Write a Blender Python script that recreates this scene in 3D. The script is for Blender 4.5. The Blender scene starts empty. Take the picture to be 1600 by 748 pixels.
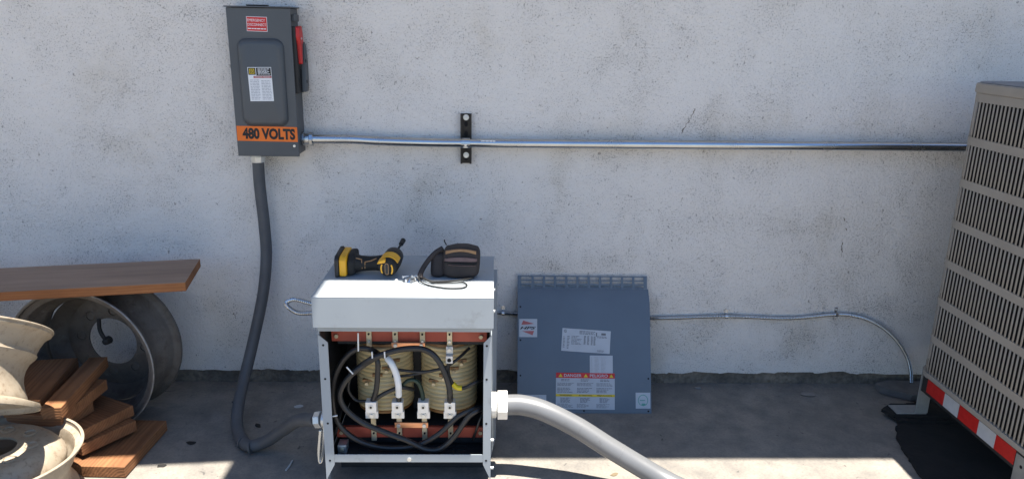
import bpy, bmesh, math, random
from mathutils import Vector, Matrix
random.seed(7)
R = math.radians
scene = bpy.context.scene
COL = scene.collection

# ------------------------------------------------------------ camera
cam_d = bpy.data.cameras.new('camera')
cam = bpy.data.objects.new('camera', cam_d)
COL.objects.link(cam)
cam_d.sensor_width = 36.0
cam_d.lens = 1150.0 / 1600.0 * 36.0
cam_d.clip_start = 0.05
cam_d.clip_end = 2000
PITCH, YAW, ROLL = R(16.0), R(1.6), R(0.95)
fw = Vector((math.sin(YAW) * math.cos(PITCH), math.cos(YAW) * math.cos(PITCH), -math.sin(PITCH)))
r0 = fw.cross(Vector((0, 0, 1))).normalized()
u0 = r0.cross(fw)
rt = r0 * math.cos(ROLL) + u0 * math.sin(ROLL)
up = rt.cross(fw)
M = Matrix((rt, up, -fw)).transposed().to_4x4()
M.translation = Vector((0, -2.69, 1.376))
cam.matrix_world = M
scene.camera = cam

# ------------------------------------------------------------ sky, sun, exposure
SUN = Vector((0.15, -0.095, 1.0)).normalized()      # towards the sun, almost overhead
world = bpy.data.worlds.new('World')
scene.world = world
world.use_nodes = True
wn = world.node_tree.nodes
sky = wn.new('ShaderNodeTexSky')
sky.sky_type = 'NISHITA'
sky.sun_disc = False
sky.sun_elevation = math.asin(SUN.z)
sky.sun_rotation = math.atan2(SUN.x, SUN.y)
sky.air_density = 1.0
sky.dust_density = 0.2
sky.ozone_density = 6.5
bg = wn['Background']
bg.inputs['Strength'].default_value = 0.061
world.node_tree.links.new(sky.outputs[0], bg.inputs[0])
sl = bpy.data.lights.new('sun', 'SUN')
sl.energy = 4.4
sl.angle = R(0.53)
sl.color = (1.0, 0.95, 0.87)
so = bpy.data.objects.new('sun', sl)
COL.objects.link(so)
so.rotation_euler = SUN.to_track_quat('Z', 'Y').to_euler()
so.location = (0, -3, 8)
vs = scene.view_settings
vs.view_transform = 'Standard'
vs.look = 'None'
vs.exposure = 1.84
vs.gamma = 1.0
vs.use_curve_mapping = False
scene.render.engine = 'CYCLES'
scene.cycles.use_denoising = True
scene.cycles.max_bounces = 8
scene.cycles.diffuse_bounces = 5

# ------------------------------------------------------------ materials
def hexc(r, g, b):
    f = lambda c: (c / 255) / 12.92 if c / 255 <= 0.04045 else ((c / 255 + 0.055) / 1.055) ** 2.4
    return (f(r), f(g), f(b), 1)
class NT:
    def __init__(s, name):
        s.m = bpy.data.materials.new(name)
        s.m.use_nodes = True
        s.t = s.m.node_tree
        s.n = s.t.nodes
        s.b = s.n['Principled BSDF']
        s.co = s.n.new('ShaderNodeTexCoord')
        s.rnd = None
    def link(s, a, b): s.t.links.new(a, b)
    def coords(s, scale=(1, 1, 1), rand=False, rot=(0, 0, 0)):
        mp = s.n.new('ShaderNodeMapping')
        mp.inputs['Scale'].default_value = scale
        mp.inputs['Rotation'].default_value = rot
        if rand:
            oi = s.n.new('ShaderNodeObjectInfo')
            vm = s.n.new('ShaderNodeVectorMath'); vm.operation = 'MULTIPLY_ADD'
            vm.inputs[1].default_value = (3.7, 0.11, 0.05)
            s.link(oi.outputs['Random'], vm.inputs[0])
            s.link(s.co.outputs['Object'], vm.inputs[2])
            s.link(vm.outputs[0], mp.inputs['Vector'])
        else:
            s.link(s.co.outputs['Object'], mp.inputs['Vector'])
        return mp.outputs[0]
    def noise(s, scale, lo=0.35, hi=0.65, detail=4, vec=(1, 1, 1), rough=0.55, rand=False, dist=0):
        t = s.n.new('ShaderNodeTexNoise')
        t.inputs['Scale'].default_value = scale
        t.inputs['Detail'].default_value = detail
        t.inputs['Roughness'].default_value = rough
        t.inputs['Distortion'].default_value = dist
        s.link(s.coords(vec, rand), t.inputs['Vector'])
        return s.ramp(t.outputs['Fac'], lo, hi)
    def ramp(s, v, lo, hi, a=0.0, b=1.0):
        r = s.n.new('ShaderNodeMapRange')
        r.inputs['From Min'].default_value = lo
        r.inputs['From Max'].default_value = hi
        r.inputs['To Min'].default_value = a
        r.inputs['To Max'].default_value = b
        s.link(v, r.inputs['Value'])
        return r.outputs[0]
    def math(s, op, a, b):
        k = s.n.new('ShaderNodeMath'); k.operation = op
        for i, v in ((0, a), (1, b)):
            if isinstance(v, (int, float)): k.inputs[i].default_value = v
            else: s.link(v, k.inputs[i])
        return k.outputs[0]
    def mix(s, fac, a, b):
        k = s.n.new('ShaderNodeMix'); k.data_type = 'RGBA'
        if isinstance(fac, (int, float)): k.inputs['Factor'].default_value = fac
        else: s.link(fac, k.inputs['Factor'])
        for i, v in ((6, a), (7, b)):
            if isinstance(v, tuple): k.inputs[i].default_value = v if len(v) == 4 else (*v, 1)
            else: s.link(v, k.inputs[i])
        return k.outputs[2]
    def base(s, c):
        if isinstance(c, tuple): s.b.inputs['Base Color'].default_value = c if len(c) == 4 else (*c, 1)
        else: s.link(c, s.b.inputs['Base Color'])
    def bump(s, h, strength=0.3, dist=0.01):
        k = s.n.new('ShaderNodeBump')
        k.inputs['Strength'].default_value = strength
        k.inputs['Distance'].default_value = dist
        s.link(h, k.inputs['Height'])
        s.link(k.outputs[0], s.b.inputs['Normal'])
    def set(s, rough=None, metal=None, spec=None):
        for k, v in (('Roughness', rough), ('Metallic', metal), ('Specular IOR Level', spec)):
            if v is None: continue
            if isinstance(v, (int, float)): s.b.inputs[k].default_value = v
            else: s.link(v, s.b.inputs[k])

def simple(name, col, rough=0.5, metal=0.0, col2=None, scale=18, lo=0.35, hi=0.7, bump=0.0, bscale=120, dirt=None):
    t = NT(name)
    c = col
    if col2 is None:
        col2 = tuple(x * 0.82 for x in col[:3])
    f = t.noise(scale, lo, hi)
    c = t.mix(f, col, col2)
    if dirt:
        g = t.noise(dirt[1], dirt[2], dirt[3], 6, rough=0.7)
        c = t.mix(g, c, dirt[0])
    t.base(c)
    t.set(t.ramp(f, 0, 1, rough, min(1, rough + 0.1)), metal)
    if bump:
        t.bump(t.noise(bscale, 0, 1, 3), bump, 0.003)
    return t.m

MT = {}
# stucco: off white, pitted, clusters of dark specks
t = NT('stucco')
big = t.noise(1.3, 0.38, 0.66, 5, rough=0.6)
mid = t.noise(5.5, 0.38, 0.70, 6, rough=0.68, dist=0.5)
streak = t.noise(6.0, 0.52, 0.72, 4, vec=(1, 1, 0.16))
fine = t.noise(265, 0, 1, 3, vec=(1, 1, 0.75), rough=0.6)
pit = t.noise(120, 0, 1, 3, vec=(1, 1, 0.7), dist=0.6)
cl = t.math('MULTIPLY', t.math('MAXIMUM', mid, t.math('MULTIPLY', streak, 0.7)), t.ramp(big, 0, 1, 0.45, 1.0))
sp = t.ramp(t.math('ADD', fine, t.math('MULTIPLY', cl, 0.125)), 0.605, 0.70)
sp2 = t.ramp(t.math('ADD', pit, t.math('MULTIPLY', cl, 0.12)), 0.685, 0.735)
sp = t.math('MINIMUM', t.math('MAXIMUM', sp, sp2), 1.0)
c = t.mix(big, (0.735, 0.695, 0.65), (0.705, 0.665, 0.62))
c = t.mix(t.math('MULTIPLY', cl, 0.07), c, (0.44, 0.395, 0.33))
c = t.mix(t.math('MULTIPLY', t.noise(420, 0.45, 0.7, 2), 0.10), c, (0.35, 0.33, 0.30))
c = t.mix(t.noise(2.6, 0.56, 0.70, 5), c, t.mix(0.30, c, (0.56, 0.49, 0.38)))
c = t.mix(t.math('MULTIPLY', sp, 0.58), c, (0.13, 0.115, 0.10))
t.base(c); t.set(0.92, 0, 0.25)
h = t.math('ADD', t.math('MULTIPLY', t.noise(85, 0.2, 0.8, 5), 0.8), t.math('MULTIPLY', t.noise(16, 0.2, 0.8, 4), 0.9))
h = t.math('SUBTRACT', h, t.math('MULTIPLY', sp, 0.5))
t.bump(h, 0.7, 0.006)
MT['stucco'] = t.m
# concrete of the footing
t = NT('footing_concrete')
a = t.noise(9, 0.35, 0.65, 6); b = t.noise(60, 0.4, 0.7, 4)
c = t.mix(a, (0.27, 0.225, 0.175), (0.15, 0.13, 0.108))
c = t.mix(t.math('MULTIPLY', b, 0.5), c, (0.05, 0.046, 0.042))
t.base(c); t.set(0.95, 0, 0.2); t.bump(t.noise(45, 0.2, 0.8, 6), 0.9, 0.012)
MT['footing'] = t.m
# ground slab
t = NT('ground_concrete')
a = t.noise(2.3, 0.35, 0.68, 7, rough=0.62); b = t.noise(11, 0.40, 0.68, 6, rough=0.65); d = t.noise(120, 0.45, 0.75, 3)
s1 = t.noise(19, 0.68, 0.74, 3, dist=1.0)
s2 = t.noise(5, 0.60, 0.72, 5, dist=0.7)
c = t.mix(a, (0.272, 0.243, 0.204), (0.200, 0.181, 0.157))
c = t.mix(t.math('MULTIPLY', b, 0.62), c, (0.115, 0.110, 0.104))
c = t.mix(t.math('MULTIPLY', s2, 0.35), c, (0.33, 0.305, 0.27))
c = t.mix(t.math('MULTIPLY', d, 0.38), c, (0.09, 0.087, 0.083))
c = t.mix(t.math('MULTIPLY', s1, 0.75), c, (0.055, 0.053, 0.052))
t.base(c); t.set(t.ramp(b, 0, 1, 0.7, 0.9), 0, 0.35)
t.bump(t.math('ADD', t.math('MULTIPLY', t.noise(220, 0.2, 0.8, 3), 0.4), t.noise(20, 0.2, 0.8, 5)), 0.25, 0.004)
MT['ground'] = t.m
MT['felt'] = simple('black_felt', (0.005, 0.005, 0.005), 0.95, 0, (0.014, 0.013, 0.012), 12, bump=0.8, bscale=60)
MT['slabgrey'] = simple('grey_rubber_pad', (0.13, 0.122, 0.115), 0.9, 0, (0.09, 0.085, 0.08), 20, bump=0.4, bscale=70)
MT['grey_enamel'] = simple('dark_grey_enamel', (0.066, 0.074, 0.082), 0.4, 0, (0.058, 0.065, 0.073), 6, bump=0.04, bscale=400, dirt=((0.10, 0.10, 0.10), 30, 0.66, 0.8))
MT['lid_enamel'] = simple('blue_grey_enamel', (0.108, 0.137, 0.170), 0.42, 0, (0.094, 0.121, 0.153), 5, bump=0.04, bscale=400, dirt=((0.12, 0.14, 0.165), 22, 0.62, 0.82))
MT['tf_enamel'] = simple('light_grey_enamel', (0.315, 0.345, 0.365), 0.42, 0, (0.29, 0.32, 0.34), 5, bump=0.04, bscale=400, dirt=((0.20, 0.205, 0.20), 14, 0.58, 0.85))
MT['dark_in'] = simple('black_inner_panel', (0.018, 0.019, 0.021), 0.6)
MT['red_board'] = simple('red_glass_board', (0.42, 0.075, 0.040), 0.45, 0, (0.33, 0.055, 0.03), 12)
MT['copper'] = simple('bright_copper', (0.86, 0.42, 0.23), 0.38, 0.85, (0.80, 0.38, 0.2), 30)
MT['zinc'] = simple('zinc_plate', (0.66, 0.67, 0.66), 0.36, 0.75, (0.55, 0.56, 0.55), 30)
MT['lugal'] = simple('aluminium_lug', (0.80, 0.78, 0.74), 0.45, 0.35, (0.72, 0.70, 0.66), 40)
MT['brass'] = simple('tinned_strap', (0.56, 0.50, 0.36), 0.42, 0.6, (0.48, 0.42, 0.29), 30)
MT['galv'] = simple('galvanised_tube', (0.50, 0.525, 0.55), 0.2, 1.0, (0.44, 0.46, 0.48), 12, dirt=((0.38, 0.39, 0.40), 60, 0.62, 0.8))
MT['galv_dull'] = simple('galvanised_bracket', (0.42, 0.43, 0.43), 0.5, 0.7, (0.34, 0.35, 0.35), 25, dirt=((0.16, 0.15, 0.14), 60, 0.66, 0.75))
MT['black_plastic'] = simple('black_plastic', (0.007, 0.007, 0.008), 0.5, 0, (0.011, 0.011, 0.012), 40)
MT['cable'] = simple('black_cable', (0.014, 0.014, 0.015), 0.38, 0, (0.022, 0.021, 0.021), 50)
MT['greencable'] = simple('dark_green_cable', (0.012, 0.035, 0.02), 0.4)
MT['white_plastic'] = simple('white_sleeve', (0.78, 0.78, 0.76), 0.5)
MT['yellow_tape'] = simple('yellow_tape', (0.80, 0.62, 0.02), 0.45)
MT['darkconduit'] = simple('dark_grey_conduit', (0.082, 0.084, 0.088), 0.55, 0, (0.068, 0.070, 0.074), 16, bump=0.1, bscale=120, dirt=((0.20, 0.18, 0.155), 14, 0.60, 0.78))
MT['greyconduit'] = simple('grey_pvc_conduit', (0.138, 0.140, 0.143), 0.33, 0, (0.120, 0.122, 0.125), 10, dirt=((0.075, 0.07, 0.065), 20, 0.60, 0.78))
MT['strut'] = simple('dark_bronze_strut', (0.045, 0.040, 0.034), 0.5, 0.5, (0.03, 0.027, 0.024), 50)
MT['red_paint'] = simple('red_handle', (0.50, 0.012, 0.015), 0.4)
MT['coilcream'] = simple('varnished_winding', (0.66, 0.53, 0.29), 0.28, 0, (0.59, 0.46, 0.23), 16, dirt=((0.30, 0.18, 0.07), 8, 0.66, 0.9))
MT['coilbrown'] = simple('brown_varnish', (0.30, 0.15, 0.05), 0.35, 0, (0.20, 0.10, 0.035), 30)
MT['papershaded'] = simple('shaded_label_paper', (0.44, 0.47, 0.51), 0.6, 0, (0.41, 0.44, 0.48), 30)  # label paper darkened and blued for the shade on the cover
MT['paper'] = simple('label_paper', (0.72, 0.73, 0.74), 0.5, 0, (0.68, 0.69, 0.70), 30)
MT['ink'] = simple('grey_ink', (0.16, 0.165, 0.18), 0.7)
MT['lightink'] = simple('pale_grey_ink', (0.40, 0.41, 0.44), 0.7)
MT['blackink'] = simple('black_ink', (0.012, 0.012, 0.012), 0.6)
MT['orange'] = simple('orange_vinyl', (0.78, 0.16, 0.008), 0.45, 0, (0.72, 0.145, 0.008), 20)
MT['redlabel'] = simple('red_vinyl', (0.55, 0.018, 0.018), 0.45)
MT['fadedred'] = simple('faded_red_ink', (0.42, 0.12, 0.12), 0.55)
MT['yellowlabel'] = simple('yellow_vinyl', (0.70, 0.52, 0.03), 0.5)
MT['greenink'] = simple('green_ink', (0.10, 0.33, 0.26), 0.6)
MT['tool_yellow'] = simple('yellow_tool_plastic', (0.72, 0.36, 0.012), 0.45, 0, (0.64, 0.31, 0.01), 30)
MT['rubber'] = simple('black_rubber', (0.006, 0.006, 0.006), 0.75, 0, (0.010, 0.010, 0.010), 40, bump=0.2, bscale=300)
MT['pouch'] = simple('dark_brown_nylon', (0.022, 0.016, 0.015), 0.7, 0, (0.034, 0.025, 0.023), 40, bump=0.4, bscale=500)
MT['pouchband'] = simple('plum_nylon_band', (0.12, 0.072, 0.072), 0.5, 0, (0.09, 0.055, 0.055), 40, bump=0.3, bscale=500)
MT['tan'] = simple('tan_nylon', (0.30, 0.17, 0.075), 0.6, 0, (0.24, 0.13, 0.06), 40, bump=0.3, bscale=500)
MT['ac_paint'] = simple('taupe_enamel', (0.31, 0.28, 0.243), 0.55, 0, (0.27, 0.243, 0.21), 7, dirt=((0.19, 0.175, 0.155), 40, 0.64, 0.82))
MT['ac_top'] = simple('grey_top_cover', (0.17, 0.18, 0.20), 0.5)
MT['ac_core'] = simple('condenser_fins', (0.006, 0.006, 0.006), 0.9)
MT['tapered'] = simple('red_reflective_tape', (0.55, 0.014, 0.010), 0.42, 0, (0.48, 0.012, 0.009), 60)
MT['tapewhite'] = simple('white_reflective_tape', (0.52, 0.53, 0.55), 0.42, 0, (0.48, 0.49, 0.51), 60)
MT['rail'] = simple('dark_steel_rail', (0.030, 0.030, 0.030), 0.6, 0.3)
t = NT('weathered_wheel_steel')
a = t.noise(9, 0.35, 0.68, 6); b = t.noise(34, 0.52, 0.72, 6, rough=0.7)
c = t.mix(a, (0.15, 0.133, 0.115), (0.095, 0.084, 0.072)); c = t.mix(t.math('MULTIPLY', b, 0.7), c, (0.06, 0.047, 0.038))
c = t.mix(t.math('MULTIPLY', t.noise(22, 0.64, 0.74, 5), 0.6), c, (0.22, 0.21, 0.20))
t.base(c); t.set(0.6, 0.2); t.bump(t.noise(90, 0.2, 0.8, 4), 0.35, 0.004); MT['wheelgrey'] = t.m
MT['lipworn'] = simple('worn_lip_steel', (0.30, 0.29, 0.275), 0.5, 0.3, (0.16, 0.15, 0.14), 30)
t = NT('cream_wheel_paint')
a = t.noise(7, 0.35, 0.68, 6); b = t.noise(20, 0.48, 0.72, 7, rough=0.75); e = t.noise(80, 0.57, 0.70, 4)
c = t.mix(a, (0.36, 0.30, 0.225), (0.29, 0.24, 0.175)); c = t.mix(t.math('MULTIPLY', b, 0.65), c, (0.19, 0.135, 0.08))
c = t.mix(t.math('MULTIPLY', e, 0.5), c, (0.16, 0.11, 0.07)); c = t.mix(t.noise(15, 0.70, 0.75, 5), c, (0.46, 0.42, 0.36))
t.base(c); t.set(0.5, 0); t.bump(t.noise(110, 0.2, 0.8, 4), 0.12, 0.003); MT['wheelcream'] = t.m
def wood(name, light, dark, weather=None):
    t = NT(name)
    w = t.n.new('ShaderNodeTexWave')
    w.wave_type = 'RINGS'; w.rings_direction = 'X'
    w.inputs['Scale'].default_value = 34
    w.inputs['Distortion'].default_value = 4.5
    w.inputs['Detail'].default_value = 3
    w.inputs['Detail Scale'].default_value = 1.2
    mp = t.n.new('ShaderNodeMapping')
    mp.inputs['Location'].default_value = (0, -0.03, 0.055)
    mp.inputs['Scale'].default_value = (0.10, 1, 1)
    oi = t.n.new('ShaderNodeObjectInfo')
    vm = t.n.new('ShaderNodeVectorMath'); vm.operation = 'MULTIPLY_ADD'
    vm.inputs[1].default_value = (2.0, 0.05, 0.03)
    t.link(oi.outputs['Random'], vm.inputs[0]); t.link(t.co.outputs['Object'], vm.inputs[2])
    t.link(vm.outputs[0], mp.inputs['Vector']); t.link(mp.outputs[0], w.inputs['Vector'])
    g = t.noise(40, 0.35, 0.7, 5, vec=(0.05, 1, 1), rand=True)
    pat = t.noise(7, 0.4, 0.7, 5, vec=(0.5, 1, 1), rand=True)
    kn = t.noise(24, 0.70, 0.76, 3, vec=(0.5, 1, 1), rand=True)
    c = t.mix(t.math('MULTIPLY', t.ramp(w.outputs['Fac'], 0.3, 0.95), 0.5), light, dark)
    c = t.mix(t.math('MULTIPLY', g, 0.4), c, tuple(x * 0.6 for x in dark))
    c = t.mix(t.math('MULTIPLY', pat, 0.6), c, tuple(x * 0.55 for x in dark))
    c = t.mix(t.math('MULTIPLY', kn, 0.8), c, (0.02, 0.013, 0.009))
    if weather:                                  # the broad upper face has greyed
        ge = t.n.new('ShaderNodeSeparateXYZ')
        t.link(t.co.outputs['Normal'], ge.inputs[0])
        c2 = t.mix(g, weather, tuple(x * 0.7 for x in weather))
        c2 = t.mix(t.math('MULTIPLY', kn, 0.8), c2, (0.02, 0.015, 0.012))
        c2 = t.mix(t.math('MULTIPLY', pat, 0.5), c2, tuple(x * 0.6 for x in weather))
        c = t.mix(t.ramp(t.math('ABSOLUTE', ge.outputs[2], 0), 0.4, 0.6), c, c2)
    t.base(c); t.set(0.75, 0, 0.3)
    t.bump(t.math('ADD', g, w.outputs['Fac']), 0.25, 0.002)
    return t.m
MT['wood'] = wood('fir_lumber', (0.325, 0.148, 0.064), (0.165, 0.066, 0.028))
MT['woodold'] = wood('weathered_plank', (0.40, 0.165, 0.06), (0.27, 0.10, 0.035), (0.37, 0.25, 0.175))
MT['leaf'] = simple('dry_leaf', (0.16, 0.12, 0.07), 0.8)
MT['stone'] = simple('grey_stone', (0.22, 0.20, 0.18), 0.9, bump=0.5, bscale=60)
MT['chip'] = simple('pale_paint_chip', (0.45, 0.46, 0.46), 0.8)
MT['darkchip'] = simple('dark_bark_chip', (0.02, 0.018, 0.016), 0.9)
MT['hole'] = simple('screw_hole', (0.006, 0.006, 0.007), 0.8)
MT['sunshade'] = simple('sunshade_paint', (0.55, 0.53, 0.50), 0.8)  # for the unseen overhang and beam added to cast shade

# ------------------------------------------------------------ mesh helpers
OFF = {}
class MB:
    def __init__(s): s.v = []; s.f = []; s.m = []; s.mi = 0
    def add(s, vs, fs):
        o = len(s.v)
        s.v += [Vector(p) for p in vs]
        s.f += [tuple(i + o for i in f) for f in fs]
        return s
    def box(s, lo, hi, mat=None):
        x0, y0, z0 = lo; x1, y1, z1 = hi
        vs = [Vector(p) for p in ((x0, y0, z0), (x1, y0, z0), (x1, y1, z0), (x0, y1, z0), (x0, y0, z1), (x1, y0, z1), (x1, y1, z1), (x0, y1, z1))]
        if mat is not None: vs = [mat @ p for p in vs]
        return s.add(vs, [(3, 2, 1, 0), (4, 5, 6, 7), (0, 1, 5, 4), (1, 2, 6, 5), (2, 3, 7, 6), (3, 0, 4, 7)])
    def cyl(s, a, b, r, n=16, r2=None, cap=True):
        a = Vector(a); b = Vector(b); r2 = r if r2 is None else r2
        d = (b - a).normalized()
        x = d.cross(Vector((0, 0, 1)))
        if x.length < 1e-4: x = Vector((1, 0, 0))
        x.normalize(); y = d.cross(x)
        vs = []
        for c, q in ((a, r), (b, r2)):
            for i in range(n):
                t = 2 * math.pi * i / n
                vs.append(c + (x * math.cos(t) + y * math.sin(t)) * q)
        fs = [(i, (i + 1) % n, n + (i + 1) % n, n + i) for i in range(n)]
        if cap: fs += [tuple(range(n - 1, -1, -1)), tuple(range(n, 2 * n))]
        return s.add(vs, fs)
    def tube(s, pts, r, n=12, cap=True, rf=None):
        pts = [Vector(p) for p in pts]
        vs = []; fs = []
        x = None
        for i, p in enumerate(pts):
            d = (pts[min(i + 1, len(pts) - 1)] - pts[max(i - 1, 0)]).normalized()
            if x is None:
                x = d.cross(Vector((0, 0, 1)))
                if x.length < 1e-3: x = d.cross(Vector((1, 0, 0)))
            x = (x - d * x.dot(d)).normalized()
            y = d.cross(x)
            q = r if rf is None else r * rf(i)
            for k in range(n):
                t = 2 * math.pi * k / n
                vs.append(p + (x * math.cos(t) + y * math.sin(t)) * q)
        m = len(pts)
        for i in range(m - 1):
            for k in range(n):
                fs.append((i * n + k, i * n + (k + 1) % n, (i + 1) * n + (k + 1) % n, (i + 1) * n + k))
        if cap: fs += [tuple(range(n - 1, -1, -1)), tuple((m - 1) * n + k for k in range(n))]
        return s.add(vs, fs)
    def lathe(s, prof, n=48, closed=True, mat=None, sx=1.0, sy=1.0):
        # profile of (radius, z) round local Z
        vs = []; k = len(prof)
        for i in range(n):
            t = 2 * math.pi * i / n
            for r, z in prof:
                p = Vector((r * math.cos(t) * sx, r * math.sin(t) * sy, z))
                vs.append(mat @ p if mat is not None else p)
        fs = []
        for i in range(n):
            j = (i + 1) % n
            for q in range(k if closed else k - 1):
                w = (q + 1) % k
                fs.append((i * k + q, j * k + q, j * k + w, i * k + w))
        return s.add(vs, fs)
    def prism(s, poly, d, mat=None):
        # poly of 3-D points, extruded by vector d
        n = len(poly); d = Vector(d)
        vs = [Vector(p) for p in poly] + [Vector(p) + d for p in poly]
        if mat is not None: vs = [mat @ p for p in vs]
        fs = [tuple(range(n - 1, -1, -1)), tuple(range(n, 2 * n))]
        fs += [(i, (i + 1) % n, n + (i + 1) % n, n + i) for i in range(n)]
        return s.add(vs, fs)
    def mesh(s, name, bevel=0, seg=2, smooth=None, off=None, xf=None):
        bm = bmesh.new()
        o = off or Vector((0, 0, 0))
        vv = [bm.verts.new((xf @ p if xf is not None else p) - o) for p in s.v]
        for f in s.f:
            try: bm.faces.new([vv[i] for i in f])
            except ValueError: pass
        bmesh.ops.recalc_face_normals(bm, faces=bm.faces)
        if bevel:
            es = [e for e in bm.edges if len(e.link_faces) == 2 and e.calc_face_angle(0) > 0.5]
            bmesh.ops.bevel(bm, geom=es, offset=bevel, segments=seg, affect='EDGES', profile=0.5, clamp_overlap=True)
        if smooth:
            for f in bm.faces: f.smooth = True
            for e in bm.edges:
                if len(e.link_faces) == 2 and e.calc_face_angle(0) > smooth: e.smooth = False
        me = bpy.data.meshes.new(name)
        bm.to_mesh(me); bm.free()
        return me
    def build(s, name, mat, parent=None, bevel=0, seg=2, smooth=0.6, xf=None):
        off = OFF.get(parent.name if parent else None, Vector((0, 0, 0)))
        if bevel and bevel <= 0.004 and seg == 2: smooth = None
        me = s.mesh(name, bevel, seg, smooth, off, xf)
        me.materials.append(MT[mat])
        o = bpy.data.objects.new(name, me)
        COL.objects.link(o)
        if parent: o.parent = parent
        OFF[o.name] = off
        return o
def tag(o, label, cat, group=None, kind=None):
    if label: o['label'] = label
    if cat: o['category'] = cat
    if group: o['group'] = group
    if kind: o['kind'] = kind
    return o
def thing(name, label, cat, loc, group=None, local=None):
    # an Empty at the thing's base; parts are given in world coordinates, or in its own when local is a matrix
    o = bpy.data.objects.new(name, None)
    o.empty_display_size = 0.05
    COL.objects.link(o)
    if local is not None:
        o.matrix_world = local
        OFF[o.name] = Vector((0, 0, 0))
    else:
        o.location = loc
        OFF[o.name] = Vector(loc)
    return tag(o, label, cat, group)
def top(o, label, cat, group=None, kind=None):
    return tag(o, label, cat, group, kind)
def smoothpath(pts, n=10):
    P = [Vector(p) for p in pts]
    P = [P[0] * 2 - P[1]] + P + [P[-1] * 2 - P[-2]]
    out = []
    for i in range(1, len(P) - 2):
        a, b, c, d = P[i - 1:i + 3]
        for k in range(n):
            t = k / n
            out.append(0.5 * (2 * b + (c - a) * t + (2 * a - 5 * b + 4 * c - d) * t * t + (3 * b - a - 3 * c + d) * t ** 3))
    out.append(P[-2])
    return out
def resample(pts, step):
    out = [pts[0]]; acc = 0
    for a, b in zip(pts, pts[1:]):
        L = (b - a).length
        if L < 1e-9: continue
        p = step - acc
        while p <= L:
            out.append(a.lerp(b, p / L)); p += step
        acc = (acc + L) % step if p > L else 0
        acc = L - (p - step)
    return out
def armoured(pts, r, step=0.003):
    p = resample(smoothpath(pts, 14), step)
    return MB().tube(p, r, 10, True, lambda i: 1.0 if i % 2 else 0.86)
class Frame:
    # a flat place to stick things on: origin, right, up; offset along the normal
    def __init__(s, o, x, y):
        s.o = Vector(o); s.x = Vector(x).normalized(); s.y = Vector(y).normalized(); s.n = s.x.cross(s.y).normalized()
    def p(s, a, b, h=0): return s.o + s.x * a + s.y * b + s.n * h
    def rect(s, mb, a0, b0, a1, b1, h, th=0.0004):
        return mb.prism([s.p(a0, b0, h), s.p(a1, b0, h), s.p(a1, b1, h), s.p(a0, b1, h)], s.n * th)
    def poly(s, mb, pts, h, th=0.0004): return mb.prism([s.p(a, b, h) for a, b in pts], s.n * th)
    def turn(s, ang, a=0, b=0):
        c, q = math.cos(ang), math.sin(ang)
        return Frame(s.p(a, b), s.x * c + s.y * q, s.y * c - s.x * q)
def text(fr, body, a0, b0, width, height, h, bold=0.0, shear=0.0):
    cu = bpy.data.curves.new('lettering', 'FONT')
    cu.body = body; cu.size = 1; cu.offset = bold; cu.resolution_u = 3; cu.shear = shear; cu.extrude = 0
    ob = bpy.data.objects.new('lettering', cu)
    COL.objects.link(ob)
    dg = bpy.context.evaluated_depsgraph_get(); dg.update()
    me = bpy.data.meshes.new_from_object(ob.evaluated_get(dg))
    xs = [v.co.x for v in me.vertices]; ys = [v.co.y for v in me.vertices]
    mb = MB()
    x0, x1, y0, y1 = min(xs), max(xs), min(ys), max(ys)
    mb.add([fr.p(a0 + (v.co.x - x0) / (x1 - x0) * width, b0 + (v.co.y - y0) / (y1 - y0) * height, h) for v in me.vertices], [tuple(p.vertices) for p in me.polygons])
    bpy.data.objects.remove(ob); bpy.data.curves.remove(cu); bpy.data.meshes.remove(me)
    return mb
def lines(fr, mb, a0, a1, b0, b1, n, h, fill=0.45, ragged=0.25, words=True):
    dy = (b1 - b0) / n
    for i in range(n):
        y = b1 - (i + 0.5) * dy
        e = a1 - random.random() * ragged * (a1 - a0)
        x = a0
        while x < e:
            w = min(e - x, (0.004 + random.random() * 0.010)) if words else e - x
            fr.rect(mb, x, y - dy * fill / 2, x + w, y + dy * fill / 2, h, 0.0002)
            x += w + 0.0018
def boolean_cut(o, cutter_mb, name):
    me = cutter_mb.mesh('cutter')
    c = bpy.data.objects.new('cutter', me); COL.objects.link(c)
    md = o.modifiers.new('cut', 'BOOLEAN'); md.operation = 'DIFFERENCE'; md.object = c; md.solver = 'EXACT'
    bpy.context.view_layer.update()
    dg = bpy.context.evaluated_depsgraph_get(); dg.update()
    new = bpy.data.meshes.new_from_object(o.evaluated_get(dg))
    o.modifiers.clear(); old = o.data; o.data = new; new.name = name
    bpy.data.meshes.remove(old); bpy.data.objects.remove(c); bpy.data.meshes.remove(me)
    for p in new.polygons: p.use_smooth = True
    bm = bmesh.new(); bm.from_mesh(new)
    for e in bm.edges:
        if len(e.link_faces) == 2 and e.calc_face_angle(0) > 0.6: e.smooth = False
    bm.to_mesh(new); bm.free()

# ------------------------------------------------------------ ground, wall
g = MB(); g.add([(-400, -800, 0), (400, -800, 0), (400, 400, 0), (-400, 400, 0)], [(0, 1, 2, 3)])
ground = g.build('ground', 'ground'); ground['kind'] = 'structure'

wall = thing('stucco_wall', 'long off white stucco wall with dark specks and a bare concrete foot', 'wall', (0, 0, 0))
MB().box((-7, 0.012, 0), (7, 0.26, 3.12)).build('footing', 'footing', wall)
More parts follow.
